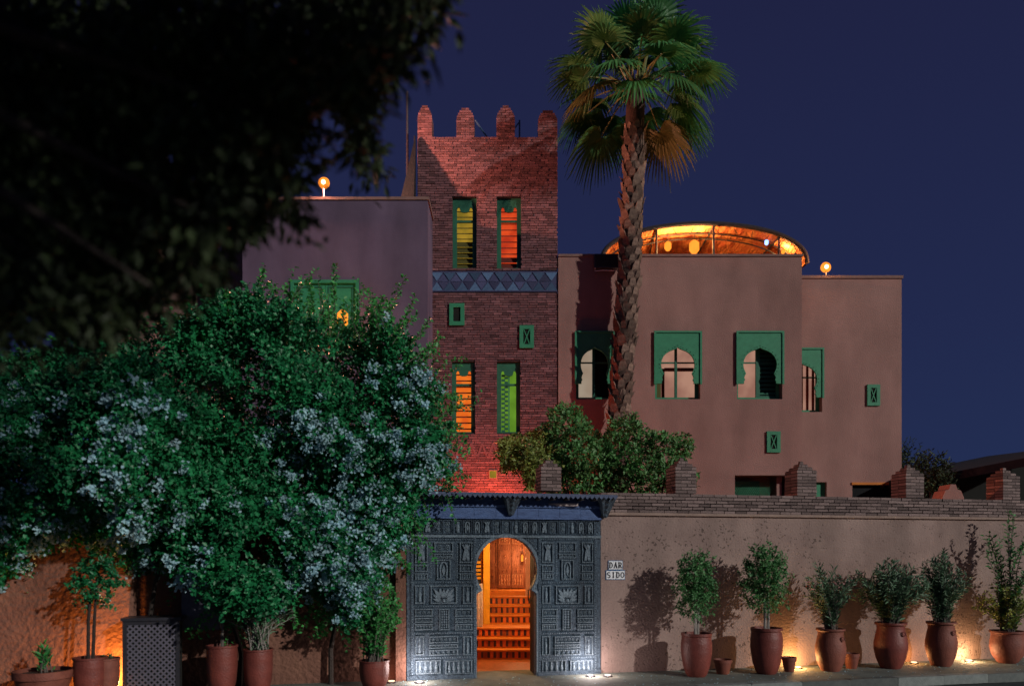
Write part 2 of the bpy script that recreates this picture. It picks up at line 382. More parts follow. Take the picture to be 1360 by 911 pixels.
# ================================================================== carved gate
gate = thing('carved_gate', 'carved blue-grey wooden gateway with horseshoe arch and scalloped eave', 'gate', W(S_G0), TH)
def gx(px): return ws(px) - S_G0
def gz(px, py): return wz(px, py)
GW = S_G1 - S_G0
ZG_TOP = gz(670, 657)
def arch_pts():
    """horseshoe opening, from the left foot over the top to the right foot"""
    xl, xr = gx(633), gx(711.5)
    cx_ = (xl + xr)/2; zc = gz(672, 757); r = (xr - xl)/2 + 0.012
    pts = [(xl, 0.0)]
    zn = gz(672, 786)
    pts += [(xl, zn - 0.03), (xl + 0.03, zn + 0.0), (xl + 0.075, zn + 0.02)]
    a0 = math.asin((zn + 0.055 - zc)/r)
    n = 26
    for i in range(n + 1):
        a = math.pi - a0 + (-(math.pi - 2*a0)) * i/n
        zz = zc + r*math.sin(a)*(1.06 if math.sin(a) > 0 else 1.0)
        pts.append((cx_ + r*math.cos(a), zz))
    pts += [(xr - 0.075, zn + 0.02), (xr - 0.03, zn + 0.0), (xr, zn - 0.03), (xr, 0.0)]
    return pts
AP = arch_pts()
face = [(0, -0.05), (0, ZG_TOP), (GW, ZG_TOP), (GW, -0.05)] + [(x, z if z > 0 else -0.05) for x, z in reversed(AP)]
MB().prism(face, -0.02, 0.10).build('facade', M['wood_gate'], gate)
# raised arch moulding
def offset_pts(pts, d):
    out = []
    for i, p in enumerate(pts):
        a = Vector(pts[max(0, i-1)]); b = Vector(pts[min(len(pts)-1, i+1)])
        t = (b - a).normalized(); out.append((p[0] - t.y*d, p[1] + t.x*d))
    return out
def band(pts, d0, d1, y0, y1):
    a = offset_pts(pts, d0); b = offset_pts(pts, d1); m = MB()
    for i in range(len(pts)-1):
        q = [a[i], a[i+1], b[i+1], b[i]]
        m.prism([(x, z) for x, z in q], y0, y1)
    return m
band(AP, 0.006, 0.05, -0.035, -0.018).build('arch_moulding', M['wood_carved'], gate)
st = MB()
outer = offset_pts(AP, 0.085)
acc = 0.0
for i in range(len(outer)-1):
    a, b = Vector(outer[i]), Vector(outer[i+1]); Ln = (b - a).length; q = 0.0
    while acc < Ln:
        p = a + (b - a)*(acc/Ln)
        if p.y > 0.05: st.ball((p.x, -0.022, p.y), 0.011, 6, 4)
        acc += 0.038
    acc -= Ln
st.build('stud_border', M['wood_carved'], gate, kind='stuff')

def frame(m, x0, x1, z0, z1, t=0.014, y0=-0.045, y1=-0.018):
    m.box(x0, x1, y0, y1, z0, z0 + t); m.box(x0, x1, y0, y1, z1 - t, z1)
    m.box(x0, x0 + t, y0, y1, z0 + t, z1 - t); m.box(x1 - t, x1, y0, y1, z0 + t, z1 - t)
def motif(kind, x0, x1, z0, z1, rnd):
    """carved relief that fills the rectangle"""
    m = MB(); w, h = x1 - x0, z1 - z0; cx, cz = (x0+x1)/2, (z0+z1)/2; y = -0.022
    if kind == 'figure':
        k = h
        m.ball((cx, y-.012, z0 + h*0.84), min(w*.28, h*0.13), 8, 6)
        m.prism([(cx-w*.16, z0+h*.70), (cx-w*.30, z0+h*.42), (cx-w*.38, z0+h*.06), (cx-w*.06, z0+h*.06), (cx, z0+h*.30), (cx+w*.08, z0+h*.06), (cx+w*.36, z0+h*.06), (cx+w*.30, z0+h*.45), (cx+w*.16, z0+h*.70)], y-.026, y+.004)
        m.prism([(cx-w*.14, z0+h*.66), (cx-w*.42, z0+h*.92), (cx-w*.34, z0+h*.97), (cx-w*.05, z0+h*.72)], y-.03, y+.004)
        m.prism([(cx+w*.14, z0+h*.66), (cx+w*.05, z0+h*.72), (cx+w*.34, z0+h*.97), (cx+w*.42, z0+h*.92)], y-.03, y+.004)
    elif kind == 'peg':
        m.lathe([(w*.16, 0), (w*.28, h*.12), (w*.22, h*.34), (w*.30, h*.5), (w*.2, h*.66), (w*.1, h*.76), (w*.19, h*.85), (w*.12, h*.95), (0.002, h*.98)], 8, (cx, y, z0))
    elif kind == 'niche':
        n = 10; pts = [(cx - w*.34, z0)]
        for i in range(n+1):
            a = math.pi*(1 - i/n); pts.append((cx + w*.38*math.cos(a), z0 + h*.55 + h*.42*math.sin(a)**0.8))
        pts.append((cx + w*.34, z0))
        mm = band(pts, 0.0, -0.018, y-.02, y+.004); m.v += mm.v; m.f += mm.f
        m.prism([(cx, z0+h*.12), (cx-w*.17, z0+h*.42), (cx, z0+h*.8), (cx+w*.17, z0+h*.42)], y-.016, y+.004)
        for a in (-1, 1): m.ball((cx + a*w*.15, y-.004, z0+h*.12), w*.08, 6, 4)
    elif kind == 'rosettes':
        n = max(1, round(w/h)) if w > h else 1; rows = max(1, round(h/w))
        for i in range(n):
            for j in range(rows):
                xx = x0 + w*(i+.5)/n; zz = z0 + h*(j+.5)/rows; r = min(w/n, h/rows)*.42
                m.ball((xx, y-.004, zz), r*.34, 7, 4)
                for k in range(7):
                    a = 2*math.pi*k/7 + rnd
                    p = Vector((math.cos(a), math.sin(a))); q = Vector((-p.y, p.x))
                    m.prism([(xx+p.x*r*.36, zz+p.y*r*.36), (xx+p.x*r*.7+q.x*r*.2, zz+p.y*r*.7+q.y*r*.2), (xx+p.x*r, zz+p.y*r), (xx+p.x*r*.7-q.x*r*.2, zz+p.y*r*.7-q.y*r*.2)], y-.014, y+.004)
    elif kind == 'lattice':
        n = max(2, round(w/.04)); k = max(2, round(h/.04))
        for i in range(n):
            for j in range(k):
                xx = x0 + w*(i+.5)/n; zz = z0 + h*(j+.5)/k; a = w/n*.44; b = h/k*.44
                m.prism([(xx-a, zz), (xx, zz+b), (xx+a, zz), (xx, zz-b)], y-.014, y+.004)
    elif kind == 'chevron':
        n = max(3, round(w/.05))
        for i in range(n):
            xx = x0 + w*i/n; a = w/n
            m.prism([(xx, z0), (xx+a*.5, z1), (xx+a, z0), (xx+a*.72, z0), (xx+a*.5, z0+h*.55), (xx+a*.28, z0)], y-.014, y+.004)
    elif kind == 'balusters':
        n = max(3, round(w/.075))
        for i in range(n):
            xx = x0 + w*(i+.5)/n; r = w/n*.36
            m.lathe([(r*.8, 0), (r, h*.06), (r*.5, h*.14), (r*.95, h*.34), (r*.8, h*.5), (r*.4, h*.72), (r*.7, h*.82), (r*.45, h*.9), (r*.75, h*.97), (r*.75, h)], 8, (xx, y, z0))
    elif kind == 'flower':
        for k in range(9):
            a = math.pi*(0.06 + 0.88*k/8); L_ = min(w*.5/max(.25, abs(math.cos(a))), h*.88/max(.25, math.sin(a)))*.93
            p = Vector((math.cos(a), math.sin(a))); q = Vector((-p.y, p.x)); bx_, bz_ = cx, z0 + h*.08
            m.prism([(bx_+p.x*L_*.2, bz_+p.y*L_*.2), (bx_+p.x*L_*.65+q.x*.026, bz_+p.y*L_*.65+q.y*.026), (bx_+p.x*L_, bz_+p.y*L_), (bx_+p.x*L_*.65-q.x*.026, bz_+p.y*L_*.65-q.y*.026)], y-.022, y+.004)
            if k % 2: m.ball((bx_+p.x*L_*.86, y-.006, bz_+p.y*L_*.86), .022, 6, 4)
        m.ball((cx, y-.01, z0+h*.12), h*.12, 8, 5)
        m.box(x0+w*.2, x1-w*.2, y-.014, y+.004, z0, z0+h*.07)
    return m
def panel(kind, a, py0, py1, side):
    """a = pair of fractions across one side of the gate (0 outer edge .. 1 inner edge)"""
    f0, f1 = a
    if side < 0: p0, p1 = 547 + (629-547)*f0, 547 + (629-547)*f1
    else: p1, p0 = 790 - (790-717)*f0, 790 - (790-717)*f1
    x0, x1 = gx(min(p0, p1)), gx(max(p0, p1)); pm = (p0+p1)/2
    z1, z0 = gz(pm, py0), gz(pm, py1)
    m = MB(); frame(m, x0, x1, z0, z1)
    nx_ = max(2, round((x1-x0)/.032)); nz_ = max(2, round((z1-z0)/.032))
    for i in range(nx_ + 1):
        for zb_ in (z0, z1): m.ball((x0 + (x1-x0)*i/nx_, -.046, zb_ + (.007 if zb_ == z0 else -.007)), .0085, 5, 3)
    for i in range(1, nz_):
        for xb_ in (x0, x1): m.ball((xb_ + (.007 if xb_ == x0 else -.007), -.046, z0 + (z1-z0)*i/nz_), .0085, 5, 3)
    o = m.build('carved_panel', M['wood_carved'], gate)
    motif(kind, x0 + .022, x1 - .022, z0 + .02, z1 - .02, random.random()).build('relief', M['wood_carved'], o)
layout = [
    ('figure', (.05, .25), 720, 747), ('rosettes', (.05, .25), 750, 759), ('lattice', (.05, .25), 761, 769),
    ('rosettes', (.36, .66), 720, 733), ('chevron', (.36, .66), 735, 741), ('niche', (.40, .62), 743, 769),
    ('figure', (.77, .97), 720, 747), ('rosettes', (.77, .97), 750, 759), ('lattice', (.77, .97), 761, 769),
    ('peg', (.05, .20), 777, 801), ('flower', (.30, .72), 777, 801), ('peg', (.82, .97), 777, 801),
    ('rosettes', (.05, .33), 808, 818), ('chevron', (.05, .33), 820, 826), ('lattice', (.05, .33), 828, 836),
    ('lattice', (.44, .60), 808, 836),
    ('rosettes', (.70, .97), 808, 818), ('chevron', (.70, .97), 820, 826), ('lattice', (.70, .97), 828, 836),
    ('peg', (.05, .19), 844, 869), ('rosettes', (.28, .74), 844, 853), ('chevron', (.28, .74), 855, 860), ('balusters', (.28, .74), 862, 869), ('peg', (.83, .97), 844, 869),
    ('balusters', (.06, .46), 876, 894), ('balusters', (.54, .97), 876, 894)]
for side in (-1, 1):
    for kind, a, y0, y1 in layout: panel(kind, a, y0, y1, side)
    # studded rails between the rows and along the edges
    sm = MB(); rm = MB()
    pa, pb = (547, 630) if side < 0 else (716, 790)
    for py in (716, 773, 804.5, 840, 872.5):
        x0, x1 = gx(pa), gx(pb); z = gz((pa+pb)/2, py)
        rm.box(x0, x1, -0.034, -0.018, z-.016, z+.016)
        for i in range(int((x1-x0)/.036)):
            sm.ball((x0 + .02 + i*.036, -.036, z), .009, 6, 4)
    for f in ((0.0, 1.0)):
        px = pa + (pb-pa)*f; x = gx(px)
        z0, z1 = gz(px, 896), gz(px, 712)
        rm.box(x-.022, x+.022, -0.036, -0.017, z0, z1)
        for i in range(int((z1-z0)/.036)): sm.ball((x, -.038, z0+.02+i*.036), .009, 6, 4)
    for f in ((.30, .72) if side < 0 else (.28, .70)):
        px = pb + (pa-pb)*f if side > 0 else pa + (pb-pa)*f
        x = gx(px)
        for (ya, yb) in ((768, 720), (800, 778), (835, 809)):
            z0, z1 = gz(px, ya), gz(px, yb)
            for i in range(int((z1-z0)/.034)): sm.ball((x, -.022, z0+.017+i*.034), .011, 6, 4)
    rm.build('rail', M['wood_gate'], gate)
    sm.build('stud_border', M['wood_carved'], gate, kind='stuff')
# frieze of small carved arches
nfr = 19
zf0, zf1 = gz(670, 709), gz(670, 691)
for i in range(nfr):
    x0 = 0.09 + (GW-0.18)*i/nfr; x1 = 0.09 + (GW-0.18)*(i+1)/nfr - 0.012
    m = MB(); frame(m, x0, x1, zf0, zf1, .011, -.04, -.018)
    o = m.build('frieze_panel', M['wood_gate'], gate)
    motif(['niche', 'peg', 'rosettes', 'figure'][(i*7 + i//3) % 4], x0+.016, x1-.016, zf0+.014, zf1-.014, random.random()).build('relief', M['wood_carved'], o)
MB().box(0.0, GW, -0.05, -0.021, zf0 - .055, zf0 - .02).build('frieze_rail', M['wood_carved'], gate)
MB().box(0.0, GW, -0.07, -0.021, zf1 + .02, zf1 + .05).build('frieze_rail', M['wood_skylit'], gate)
# boards under the eave, coloured as if by blue skylight
nb = 9; zb0 = zf1 + .052
for i in range(nb):
    x0 = GW*i/nb; x1 = GW*(i+1)/nb - .004
    MB().box(x0, x1, -0.045 - .004*(i % 2), -0.021, zb0, gz(670, 672)).build('board', M['wood_skylit'], gate)
MB().box(0, GW, -0.075, -0.021, gz(670, 674) + .004, gz(670, 671) + .008).build('cornice_strip', M['wood_skylit'], gate)
for i in range(nb):
    x0 = GW*i/nb; x1 = GW*(i+1)/nb - .004
    MB().box(x0, x1, -0.05 - .004*(i % 2), -0.021, gz(670, 671) + .01, ZG_TOP - .002).build('board', M['wood_skylit'], gate)
# eave with zigzag fringe
ev = MB(); EX0, EX1 = -0.12, GW + 0.17; EZ = ZG_TOP
ev.quadbox([(EX0, -0.30, EZ-.03), (EX0, 0.34, EZ+.01), (EX1, 0.34, EZ+.01), (EX1, -0.30, EZ-.03), (EX0, -0.30, EZ+.005), (EX0, 0.34, EZ+.06), (EX1, 0.34, EZ+.06), (EX1, -0.30, EZ+.005)])
eo = ev.build('eave', M['eave'], gate)
fr = MB(); nt_ = 44
for i in range(nt_):
    x0 = EX0 + (EX1-EX0)*i/nt_; x1 = EX0 + (EX1-EX0)*(i+1)/nt_
    fr.prism([(x0, EZ-.015), (x1, EZ-.015), (x1-.004, EZ-.034), ((x0+x1)/2, EZ-.068), (x0+.004, EZ-.034)], -0.318, -0.302)
fr.build('fringe', M['eave'], eo, kind='stuff')
rf = MB()
for i in range(15):
    x = EX0 + .1 + (EX1-EX0-.2)*i/14
    rf.box(x-.022, x+.022, -0.28, -0.05, EZ-.08, EZ-.031)
rf.build('rafter', M['roof_dark'], eo, kind='stuff')
def corbel(x, w, h):
    m = MB()
    m.quadbox([(x-w*.25, -0.10, EZ-.05-h), (x-w*.25, -0.021, EZ-.05-h), (x+w*.25, -0.021, EZ-.05-h), (x+w*.25, -0.10, EZ-.05-h),
               (x-w, -0.28, EZ-.032), (x-w, -0.021, EZ-.032), (x+w, -0.021, EZ-.032), (x+w, -0.28, EZ-.032)])
    for k in range(4):
        zz = EZ-.05-h*(k+.5)/4; m.ball((x, -0.26+.05*k, zz), .03, 7, 5)
    m.build('corbel', M['wood_gate'], gate)
corbel(gx(677), 0.13, 0.26); corbel(gx(801), 0.12, 0.28); corbel(gx(548), 0.12, 0.28)
MB().box(0.0, gx(631), -0.05, -0.021, -0.04, 0.06).build('plinth', M['wood_gate'], gate)
MB().box(gx(713.5), GW, -0.05, -0.021, -0.04, 0.06).build('plinth', M['wood_gate'], gate)
# open door leaf folded back inside the right jamb
dl = MB(); dl.box(gx(711.5) + .004, gx(711.5) + .05, 0.11, 0.36, 0.02, gz(672, 725))
dlo = dl.build('door_leaf', M['roof_dark'], gate)
MB().tube([(gx(711.5)+.01, .3, 1.28), (gx(711.5)-.04, .3, 1.28), (gx(711.5)-.04, .3, 1.12), (gx(711.5)+.01, .3, 1.12)], .012, 6).build('handle', M['metal_dark'], dlo)

# ================================================================== entrance hall seen through the arch
hall = thing('entrance_hall', 'orange tiled entrance hall behind the horseshoe arch', 'entrance hall', (0, 12.0, 0))
MB().box(-1.05, 0.9, 0.05, 1.56, -0.10, -0.002).build('floor', M['hall_floor'], hall)
MB().box(-1.15, -1.055, -0.25, 5.4, -0.1, 2.56).build('side_wall', M['hall_orange'], hall)
MB().box(0.705, 0.8, 0.2, 5.4, -0.1, 2.56).build('side_wall', M['hall_pink'], hall)
MB().box(-1.05, 0.9, 5.0, 5.1, -0.1, 2.56).build('back_wall', M['hall_orange'], hall)
MB().box(-1.15, 1.0, -0.25, 5.4, 2.562, 2.6).build('ceiling', M['hall_white'], hall)
stairs = thing('staircase', 'flight of orange steps with dark tile inserts inside the arch', 'staircase', (0, 12.0, 0))
RISE = 0.166
risers = [1.56, 1.82, 2.08, 2.88, 3.12, 3.36]
tl = MB(); tl.box(0, 1, 0, 1, 0, 1); t_dark = tl.mesh('tile', M['tile_dark']); t_or = MB().box(0, 1, 0, 1, 0, 1).mesh('tile', M['tile_orange'])
for k, y in enumerate(risers):
    z = k*RISE; y1 = risers[k+1] if k < 5 else 3.75
    xl = -1.05 if k < 3 else -0.62
    MB().box(xl, 0.9, y, y1 + (0.0 if k == 5 else 0.02), z - (0.02 if k else 0), z + RISE - 0.022).build('step', M['hall_orange'], stairs)
    MB().box(xl, 0.9, y - 0.025, y1 + 0.02, z + RISE - 0.021, z + RISE).build('tread', M['hall_orange'], stairs)
    x = xl + .02; i = 0
    while x < 0.52:
        if x > -0.75: link('tile', t_dark if i % 2 else t_or, stairs, loc=(x, y - 0.008, z + 0.028), scale=(0.044 if i % 2 else 0.052, 0.007, RISE - 0.066))
        x += 0.05 if i % 2 else 0.058; i += 1
ztop = 6*RISE
MB().box(-0.62, 0.9, 3.75, 4.98, ztop - 0.05, ztop + 0.09).build('top_landing', M['hall_orange'], stairs)
# inner carved double door on the landing
idr = thing('carved_door', 'dark red carved double door at the head of the hall stairs', 'door', (0, 16.55, ztop + 0.09))
def ix(px): return (px - CX)/F*16.55
dx0, dx1 = ix(649), ix(701); zt = 1.44
MB().box(dx0 - .1, dx1 + .1, 0.0, 0.06, 0, zt).build('door_frame', M['wood_inner'], idr)
for (a, b) in ((ix(662), ix(678.5)), (ix(679.5), ix(696))):
    lf = MB().box(a, b, -0.035, -0.002, 0.03, zt).build('door_leaf', M['wood_inner'], idr)
    zz = 0.10
    for k, (hh, kind) in enumerate(((.20, 'balusters'), (.10, 'rosettes'), (.10, 'chevron'), (.13, 'rosettes'), (.12, 'lattice'), (.20, 'rosettes'))):
        m = motif(kind, a + .04, b - .04, zz, zz + hh, .3); m.v = [(x, y - .012, z) for x, y, z in m.v]
        frame(m, a + .022, b - .022, zz - .014, zz + hh + .014, .01, -.045, -.034)
        m.build('carved_panel', M['wood_inner_light'] if k in (0, 5) else M['wood_inner'], lf); zz += hh + .045
for a, b in ((ix(651), ix(660)), (ix(697.5), ix(703))):
    m = MB(); frame(m, a, b, .06, .5, .012, -.02, -.002); frame(m, a, b, .54, 1.0, .012, -.02, -.002); frame(m, a, b, 1.04, 1.4, .012, -.02, -.002)
    mm = motif('rosettes', a+.02, b-.02, .1, .46, .1); n0 = len(m.v); m.v += mm.v; m.f += [tuple(i+n0 for i in f) for f in mm.f]
    m.build('jamb_panel', M['wood_inner'], idr)
yp = tag(MB().box(P(642, 0, 14.8).x, P(650.5, 0, 14.8).x, 14.8, 14.92, 0.494, 2.55).build('yellow_post', M['hall_yellow']), 'bright yellow painted post beside the upper hall steps', 'post')
cu = MB()
for k in range(5):
    x = P(631 + k*2.2, 0, 14.2).x
    cu.lathe([(.02, 0), (.024, .3), (.02, .75), (.014, .8)], 8, (x, 14.2 + .012*(k % 2), 0.494))
tag(cu.build('curtain', M['hall_white'], None, True), 'gathered white curtain at the left of the hall steps', 'curtain')
sl = thing('slatted_shutter', 'small yellow slatted shutter at the left of the hall arch', 'shutter', (0, 14.95, 0))
for k in range(5):
    MB().box(-0.78, -0.60, 0, .03, 1.35 + k*.075, 1.395 + k*.075).build('slat', M['hall_yellow'], sl)
MB().box(-0.80, -0.60, .032, .05, 0.51, 1.75).build('back_board', M['roof_dark'], sl)
tag(MB().box(P(698, 0, 15.6).x, P(725, 0, 15.6).x, 15.6, 15.75, ztop - .06, 2.55).build('inner_pier', M['hall_pink']), 'pale pink plastered pier right of the carved hall door', 'pier')
sc_ = thing('wall_lantern', 'small amber lantern beside the carved hall door', 'lantern', P(693.5, 741, 16.3))
MB().lathe([(.015, -.07), (.024, -.05), (.024, .05), (.008, .08)], 8).build('glass', M['bulb_amber'], sc_)
MB().tube([(0, 0, .12), (0, .08, .2), (0, .22, .2)], .008, 5).build('bracket', M['metal_dark'], sc_)
lamp('light', 'POINT', sc_, (0, -.2, .02), 26, (1, .55, .25), .04)
pl = thing('assumed_ceiling_lantern', 'assumed brass lantern hanging from the hall ceiling behind the arch', 'lantern', (-0.1, 13.4, 2.30))  # unseen lantern added to light the hall, assumed from the warm light inside
MB().lathe([(.02, -.14), (.08, -.08), (.08, .08), (.02, .16)], 8).build('glass', M['bulb_amber'], pl)
MB().tube([(0, 0, .16), (0, 0, .26)], .006, 5).build('chain', M['metal_dark'], pl)
lamp('light', 'POINT', pl, (0, 0, -.25), 95, (1, .62, .26), .08)

# ================================================================== name sign: DAR / SIDO
sign = thing('name_sign', 'white ceramic letter tiles reading DAR SIDO on the garden wall', 'sign', W(ws(817), -0.001, wz(817, 757)), TH)
def stroke(m, pts, w, y0=-0.022, y1=-0.0175):
    for i in range(len(pts)-1):
        a, b = Vector(pts[i]), Vector(pts[i+1]); t = (b-a).normalized(); q = Vector((-t.y, t.x))*w/2; ex = t*w*.2
        m.prism([tuple(a-ex+q), tuple(b+ex+q), tuple(b+ex-q), tuple(a-ex-q)], y0 - .00003*i, y1)
def letter(ch, cx, cz, h):
    m = MB(); w = h*.62; T = h*.2; t = h*.09; x0, x1, z0, z1 = cx-w/2, cx+w/2, cz-h/2, cz+h/2
    def arc(cx_, cz_, rx, rz, a0, a1, n=9): return [(cx_+rx*math.cos(R(a0+(a1-a0)*i/n)), cz_+rz*math.sin(R(a0+(a1-a0)*i/n))) for i in range(n+1)]
    def serif(x, z): stroke(m, [(x-T*.75, z), (x+T*.75, z)], t, -.0226)
    if ch in 'DR':
        stroke(m, [(x0+T*.5, z0), (x0+T*.5, z1)], T); serif(x0+T*.5, z0+t/2); serif(x0+T*.5, z1-t/2)
        if ch == 'D': stroke(m, [(x0+T*.5, z1-t/2)] + arc(x0+w*.4, cz, w*.5, h/2-t/2, 90, -90) + [(x0+T*.5, z0+t/2)], T*.75, -.0229)
        else:
            stroke(m, [(x0+T*.5, z1-t/2)] + arc(x0+w*.45, cz+h*.22, w*.4, h*.235, 90, -90) + [(x0+T*.5, cz-h*.01)], T*.7, -.0229)
            stroke(m, [(cx, cz), (x1-T*.3, z0)], T*.9, -.0232); serif(x1-T*.3, z0+t/2)
    elif ch == 'A':
        stroke(m, [(x0+T*.3, z0), (cx, z1)], t*1.3); stroke(m, [(cx, z1), (x1-T*.4, z0)], T, -.0226); stroke(m, [(x0+w*.24, cz-h*.14), (x1-w*.24, cz-h*.14)], t, -.0229)
        serif(x0+T*.3, z0+t/2); serif(x1-T*.4, z0+t/2)
    elif ch == 'I':
        stroke(m, [(cx, z0), (cx, z1)], T); serif(cx, z0+t/2); serif(cx, z1-t/2)
    elif ch == 'O':
        stroke(m, arc(cx, cz, w*.46, h/2-t*.6, 0, 360, 18), T*.7)
    elif ch == 'S':
        stroke(m, arc(cx, cz+h*.23, w*.38, h*.22, 35, 250, 9) + arc(cx, cz-h*.22, w*.38, h*.23, 80, -145, 9), T*.75)
    return m
for word, py, x_off in (('DAR', 750.2, 0), ('SIDO', 763.2, 0)):
    zc = wz(817, py) - wz(817, 757); tw = .075; th_ = .128
    n = len(word); bw = n*tw + .01
    bt = MB().box(-bw/2 - .004, bw/2 + .004, -.009, .0, zc-th_/2-.010, zc+th_/2+.010).build('border_tile', M['blue_tile'], sign)
    for i, ch in enumerate(word):
        cx = (i - (n-1)/2)*tw
        o = MB().box(cx-tw/2+.0015, cx+tw/2-.0015, -.0172, -.0092, zc-th_/2, zc+th_/2).build('letter_tile', M['white'], sign)
        letter(ch, cx, zc, .088).build('letter', M['black'], o)

# ================================================================== walls with openings
def wall_holes(m, x0, x1, z0, z1, y0, y1, holes):
    xs = sorted({x0, x1, *[h[0] for h in holes], *[h[1] for h in holes]}); zs = sorted({z0, z1, *[h[2] for h in holes], *[h[3] for h in holes]})
    xs = [x for x in xs if x0 <= x <= x1]; zs = [z for z in zs if z0 <= z <= z1]
    def solid(i, k):
        if i < 0 or k < 0 or i >= len(xs)-1 or k >= len(zs)-1: return False
        cx, cz = (xs[i]+xs[i+1])/2, (zs[k]+zs[k+1])/2
        return not any(h[0] < cx < h[1] and h[2] < cz < h[3] for h in holes)
    for i in range(len(xs)-1):
        for k in range(len(zs)-1):
            if not solid(i, k): continue
            a, b, c, d = xs[i], xs[i+1], zs[k], zs[k+1]; n = len(m.v)
            m.v += [(a,y0,c),(b,y0,c),(b,y0,d),(a,y0,d),(a,y1,c),(b,y1,c),(b,y1,d),(a,y1,d)]
            m.f += [(n,n+1,n+2,n+3), (n+5,n+4,n+7,n+6)]
            if not solid(i-1, k): m.f.append((n+4,n,n+3,n+7))
            if not solid(i+1, k): m.f.append((n+1,n+5,n+6,n+2))
            if not solid(i, k-1): m.f.append((n+4,n+5,n+1,n))
            if not solid(i, k+1): m.f.append((n+3,n+2,n+6,n+7))
    return m
def rect(px0, px1, py0, py1, Y):
    a, b = P(px0, py1, Y), P(px1, py0, Y); return (a.x, b.x, a.z, b.z)

# ------------------------------------------------------------------ brick tower
TY = 18.4
tower = thing('brick_tower', 'tall red brick tower with crenellated top and blue diamond tile band', 'tower', (0, TY, 0))
tx0, tx1 = P(555, 0, TY).x, P(740.5, 0, TY).x; tz1 = P(0, 183, TY).z
TW = [rect(601, 633, 262, 357, TY), rect(660, 692, 262, 357, TY), rect(600, 631, 480, 575, TY), rect(660, 691, 480, 575, TY)]
TV = [rect(597, 617, 404, 433, TY), rect(690, 709, 433, 463, TY)]
TL = rect(650, 659.5, 625, 635, TY)
TB = rect(555, 740.5, 361, 388, TY)
m = MB(); wall_holes(m, tx0 + .012, tx1 - .012, -.1, tz1 - .012, 0.0, 0.32, TW)
m.build('wall_core', M['mortar'], tower)
MB().box(tx0 + .012, tx0 + .3, .32, 3.2, -.1, tz1 - .012).build('side_wall', M['mortar'], tower)
MB().box(tx1 - .3, tx1 - .012, .32, 3.2, -.1, tz1 - .012).build('side_wall', M['mortar'], tower)
MB().box(tx0 + .012, tx1 - .012, 2.9, 3.2, -.1, tz1 - .012).build('back_wall', M['mortar'], tower)
bk = MB(); ch_ = 0.0585
holes_t = TW + [TB, TL]
def split_row(xa, xb, z0, z1, holes):
    segs = [(xa, xb)]
    for h in holes:
        if h[2] < z1 - .005 and h[3] > z0 + .005:
            ns = []
            for a, b in segs:
                if h[1] <= a or h[0] >= b: ns.append((a, b)); continue
                if h[0] > a: ns.append((a, h[0]))
                if h[1] < b: ns.append((h[1], b))
            segs = ns
    return segs
nrows = int((tz1 - 2.2)/ch_)
for r in range(nrows):
    z1 = tz1 - r*ch_; z0 = z1 - ch_ + .013
    x = tx0 - (.11 if r % 2 else 0) - random.uniform(0, .03)
    while x < tx1:
        w = .215 + random.uniform(-.015, .015)
        for a, b in split_row(max(x, tx0), min(x + w - .011, tx1), z0, z1, holes_t):
            if b - a > .015:
                j = random.uniform(-.007, .007)
                bk.box(a, b, -.022 + j, .03, z0 + random.uniform(-.002, .002), z1 + random.uniform(-.002, .002), min(1, max(0, random.gauss(.5, .22))))
        x += w
    # left flank bricks (upper part, above the neighbouring roof)
    if z1 > 9.0:
        y = .034
        while y < 2.0:
            bk.box(tx0 - .012, tx0 + .02, y, y + .2, z0, z1, random.random()); y += .214
bk.build('brickwork', M['brick_tower'], tower, kind='stuff')
# merlons
for (pa, pb, top) in ((554.5, 574, 141), (606, 630, 144), (659, 684, 142), (714.5, 740.5, 146)):
    a, b = P(pa, 0, TY).x, P(pb, 0, TY).x; zt = P(0, top, TY).z; c = (a+b)/2
    mo = MB().box(a + .012, b - .012, .0, .36, tz1 - .012, zt - .30).build('merlon', M['mortar'], tower)
    mb = MB(); z = tz1; r = 0; hgt = zt - tz1; w = b - a
    while z < zt - .02:
        f = (z - tz1)/hgt; sh = 0 if f < .55 else ((f - .55)/.45)**1.9*.40*w
        k0, k1 = a + sh, b - sh; n = max(1, round((k1-k0)/.2)); off = .5 if r % 2 else 0
        cuts = [k0] + [k0 + (k1-k0)*(i+off if off else i+1)/n for i in range(n if off else n-1)] + [k1]
        for i in range(len(cuts)-1):
            if cuts[i+1]-cuts[i] > .02:
                mb.box(cuts[i]+.004, cuts[i+1]-.004, -.02+random.uniform(-.005, .005), .38, z+.001, z+ch_-.012, random.random())
        mb.box(k0+.018, k1-.018, .0, .36, z-.012, z+.002, .05) if r else None
        z += ch_; r += 1
    mb.build('brickwork', M['brick_tower'], mo, kind='stuff')
# blue tile band: two rows of triangles round a central zigzag of diamonds
bx0, bx1, bz0, bz1 = TB; bx0 = tx0
MB().box(bx0, bx1, -.012, .002, bz0, bz1).build('band_backing', M['zellige_dark'], tower)
for z_ in (bz0, bz1 - .028): MB().box(bx0, bx1, -.03, -.0125, z_, z_+.028).build('band_course', M['zellige_dark'], tower)
zm = (bz0+bz1)/2; hh = (bz1-bz0)/2 - .03; n = 11; wv = (bx1-bx0)/n
def tri_me(pts): return MB().prism(pts, -.026, -.0125).mesh('tile', M['zellige'])
up = tri_me([(-wv*.46, 0), (0, hh*.92), (wv*.46, 0)]); dn = tri_me([(-wv*.46, 0), (wv*.46, 0), (0, -hh*.92)])
dkup = MB().prism([(-wv*.40, 0), (0, hh*.84), (wv*.40, 0)], -.022, -.0125).mesh('tile', M['zellige_dark'])
dkdn = MB().prism([(-wv*.40, 0), (wv*.40, 0), (0, -hh*.84)], -.022, -.0125).mesh('tile', M['zellige_dark'])
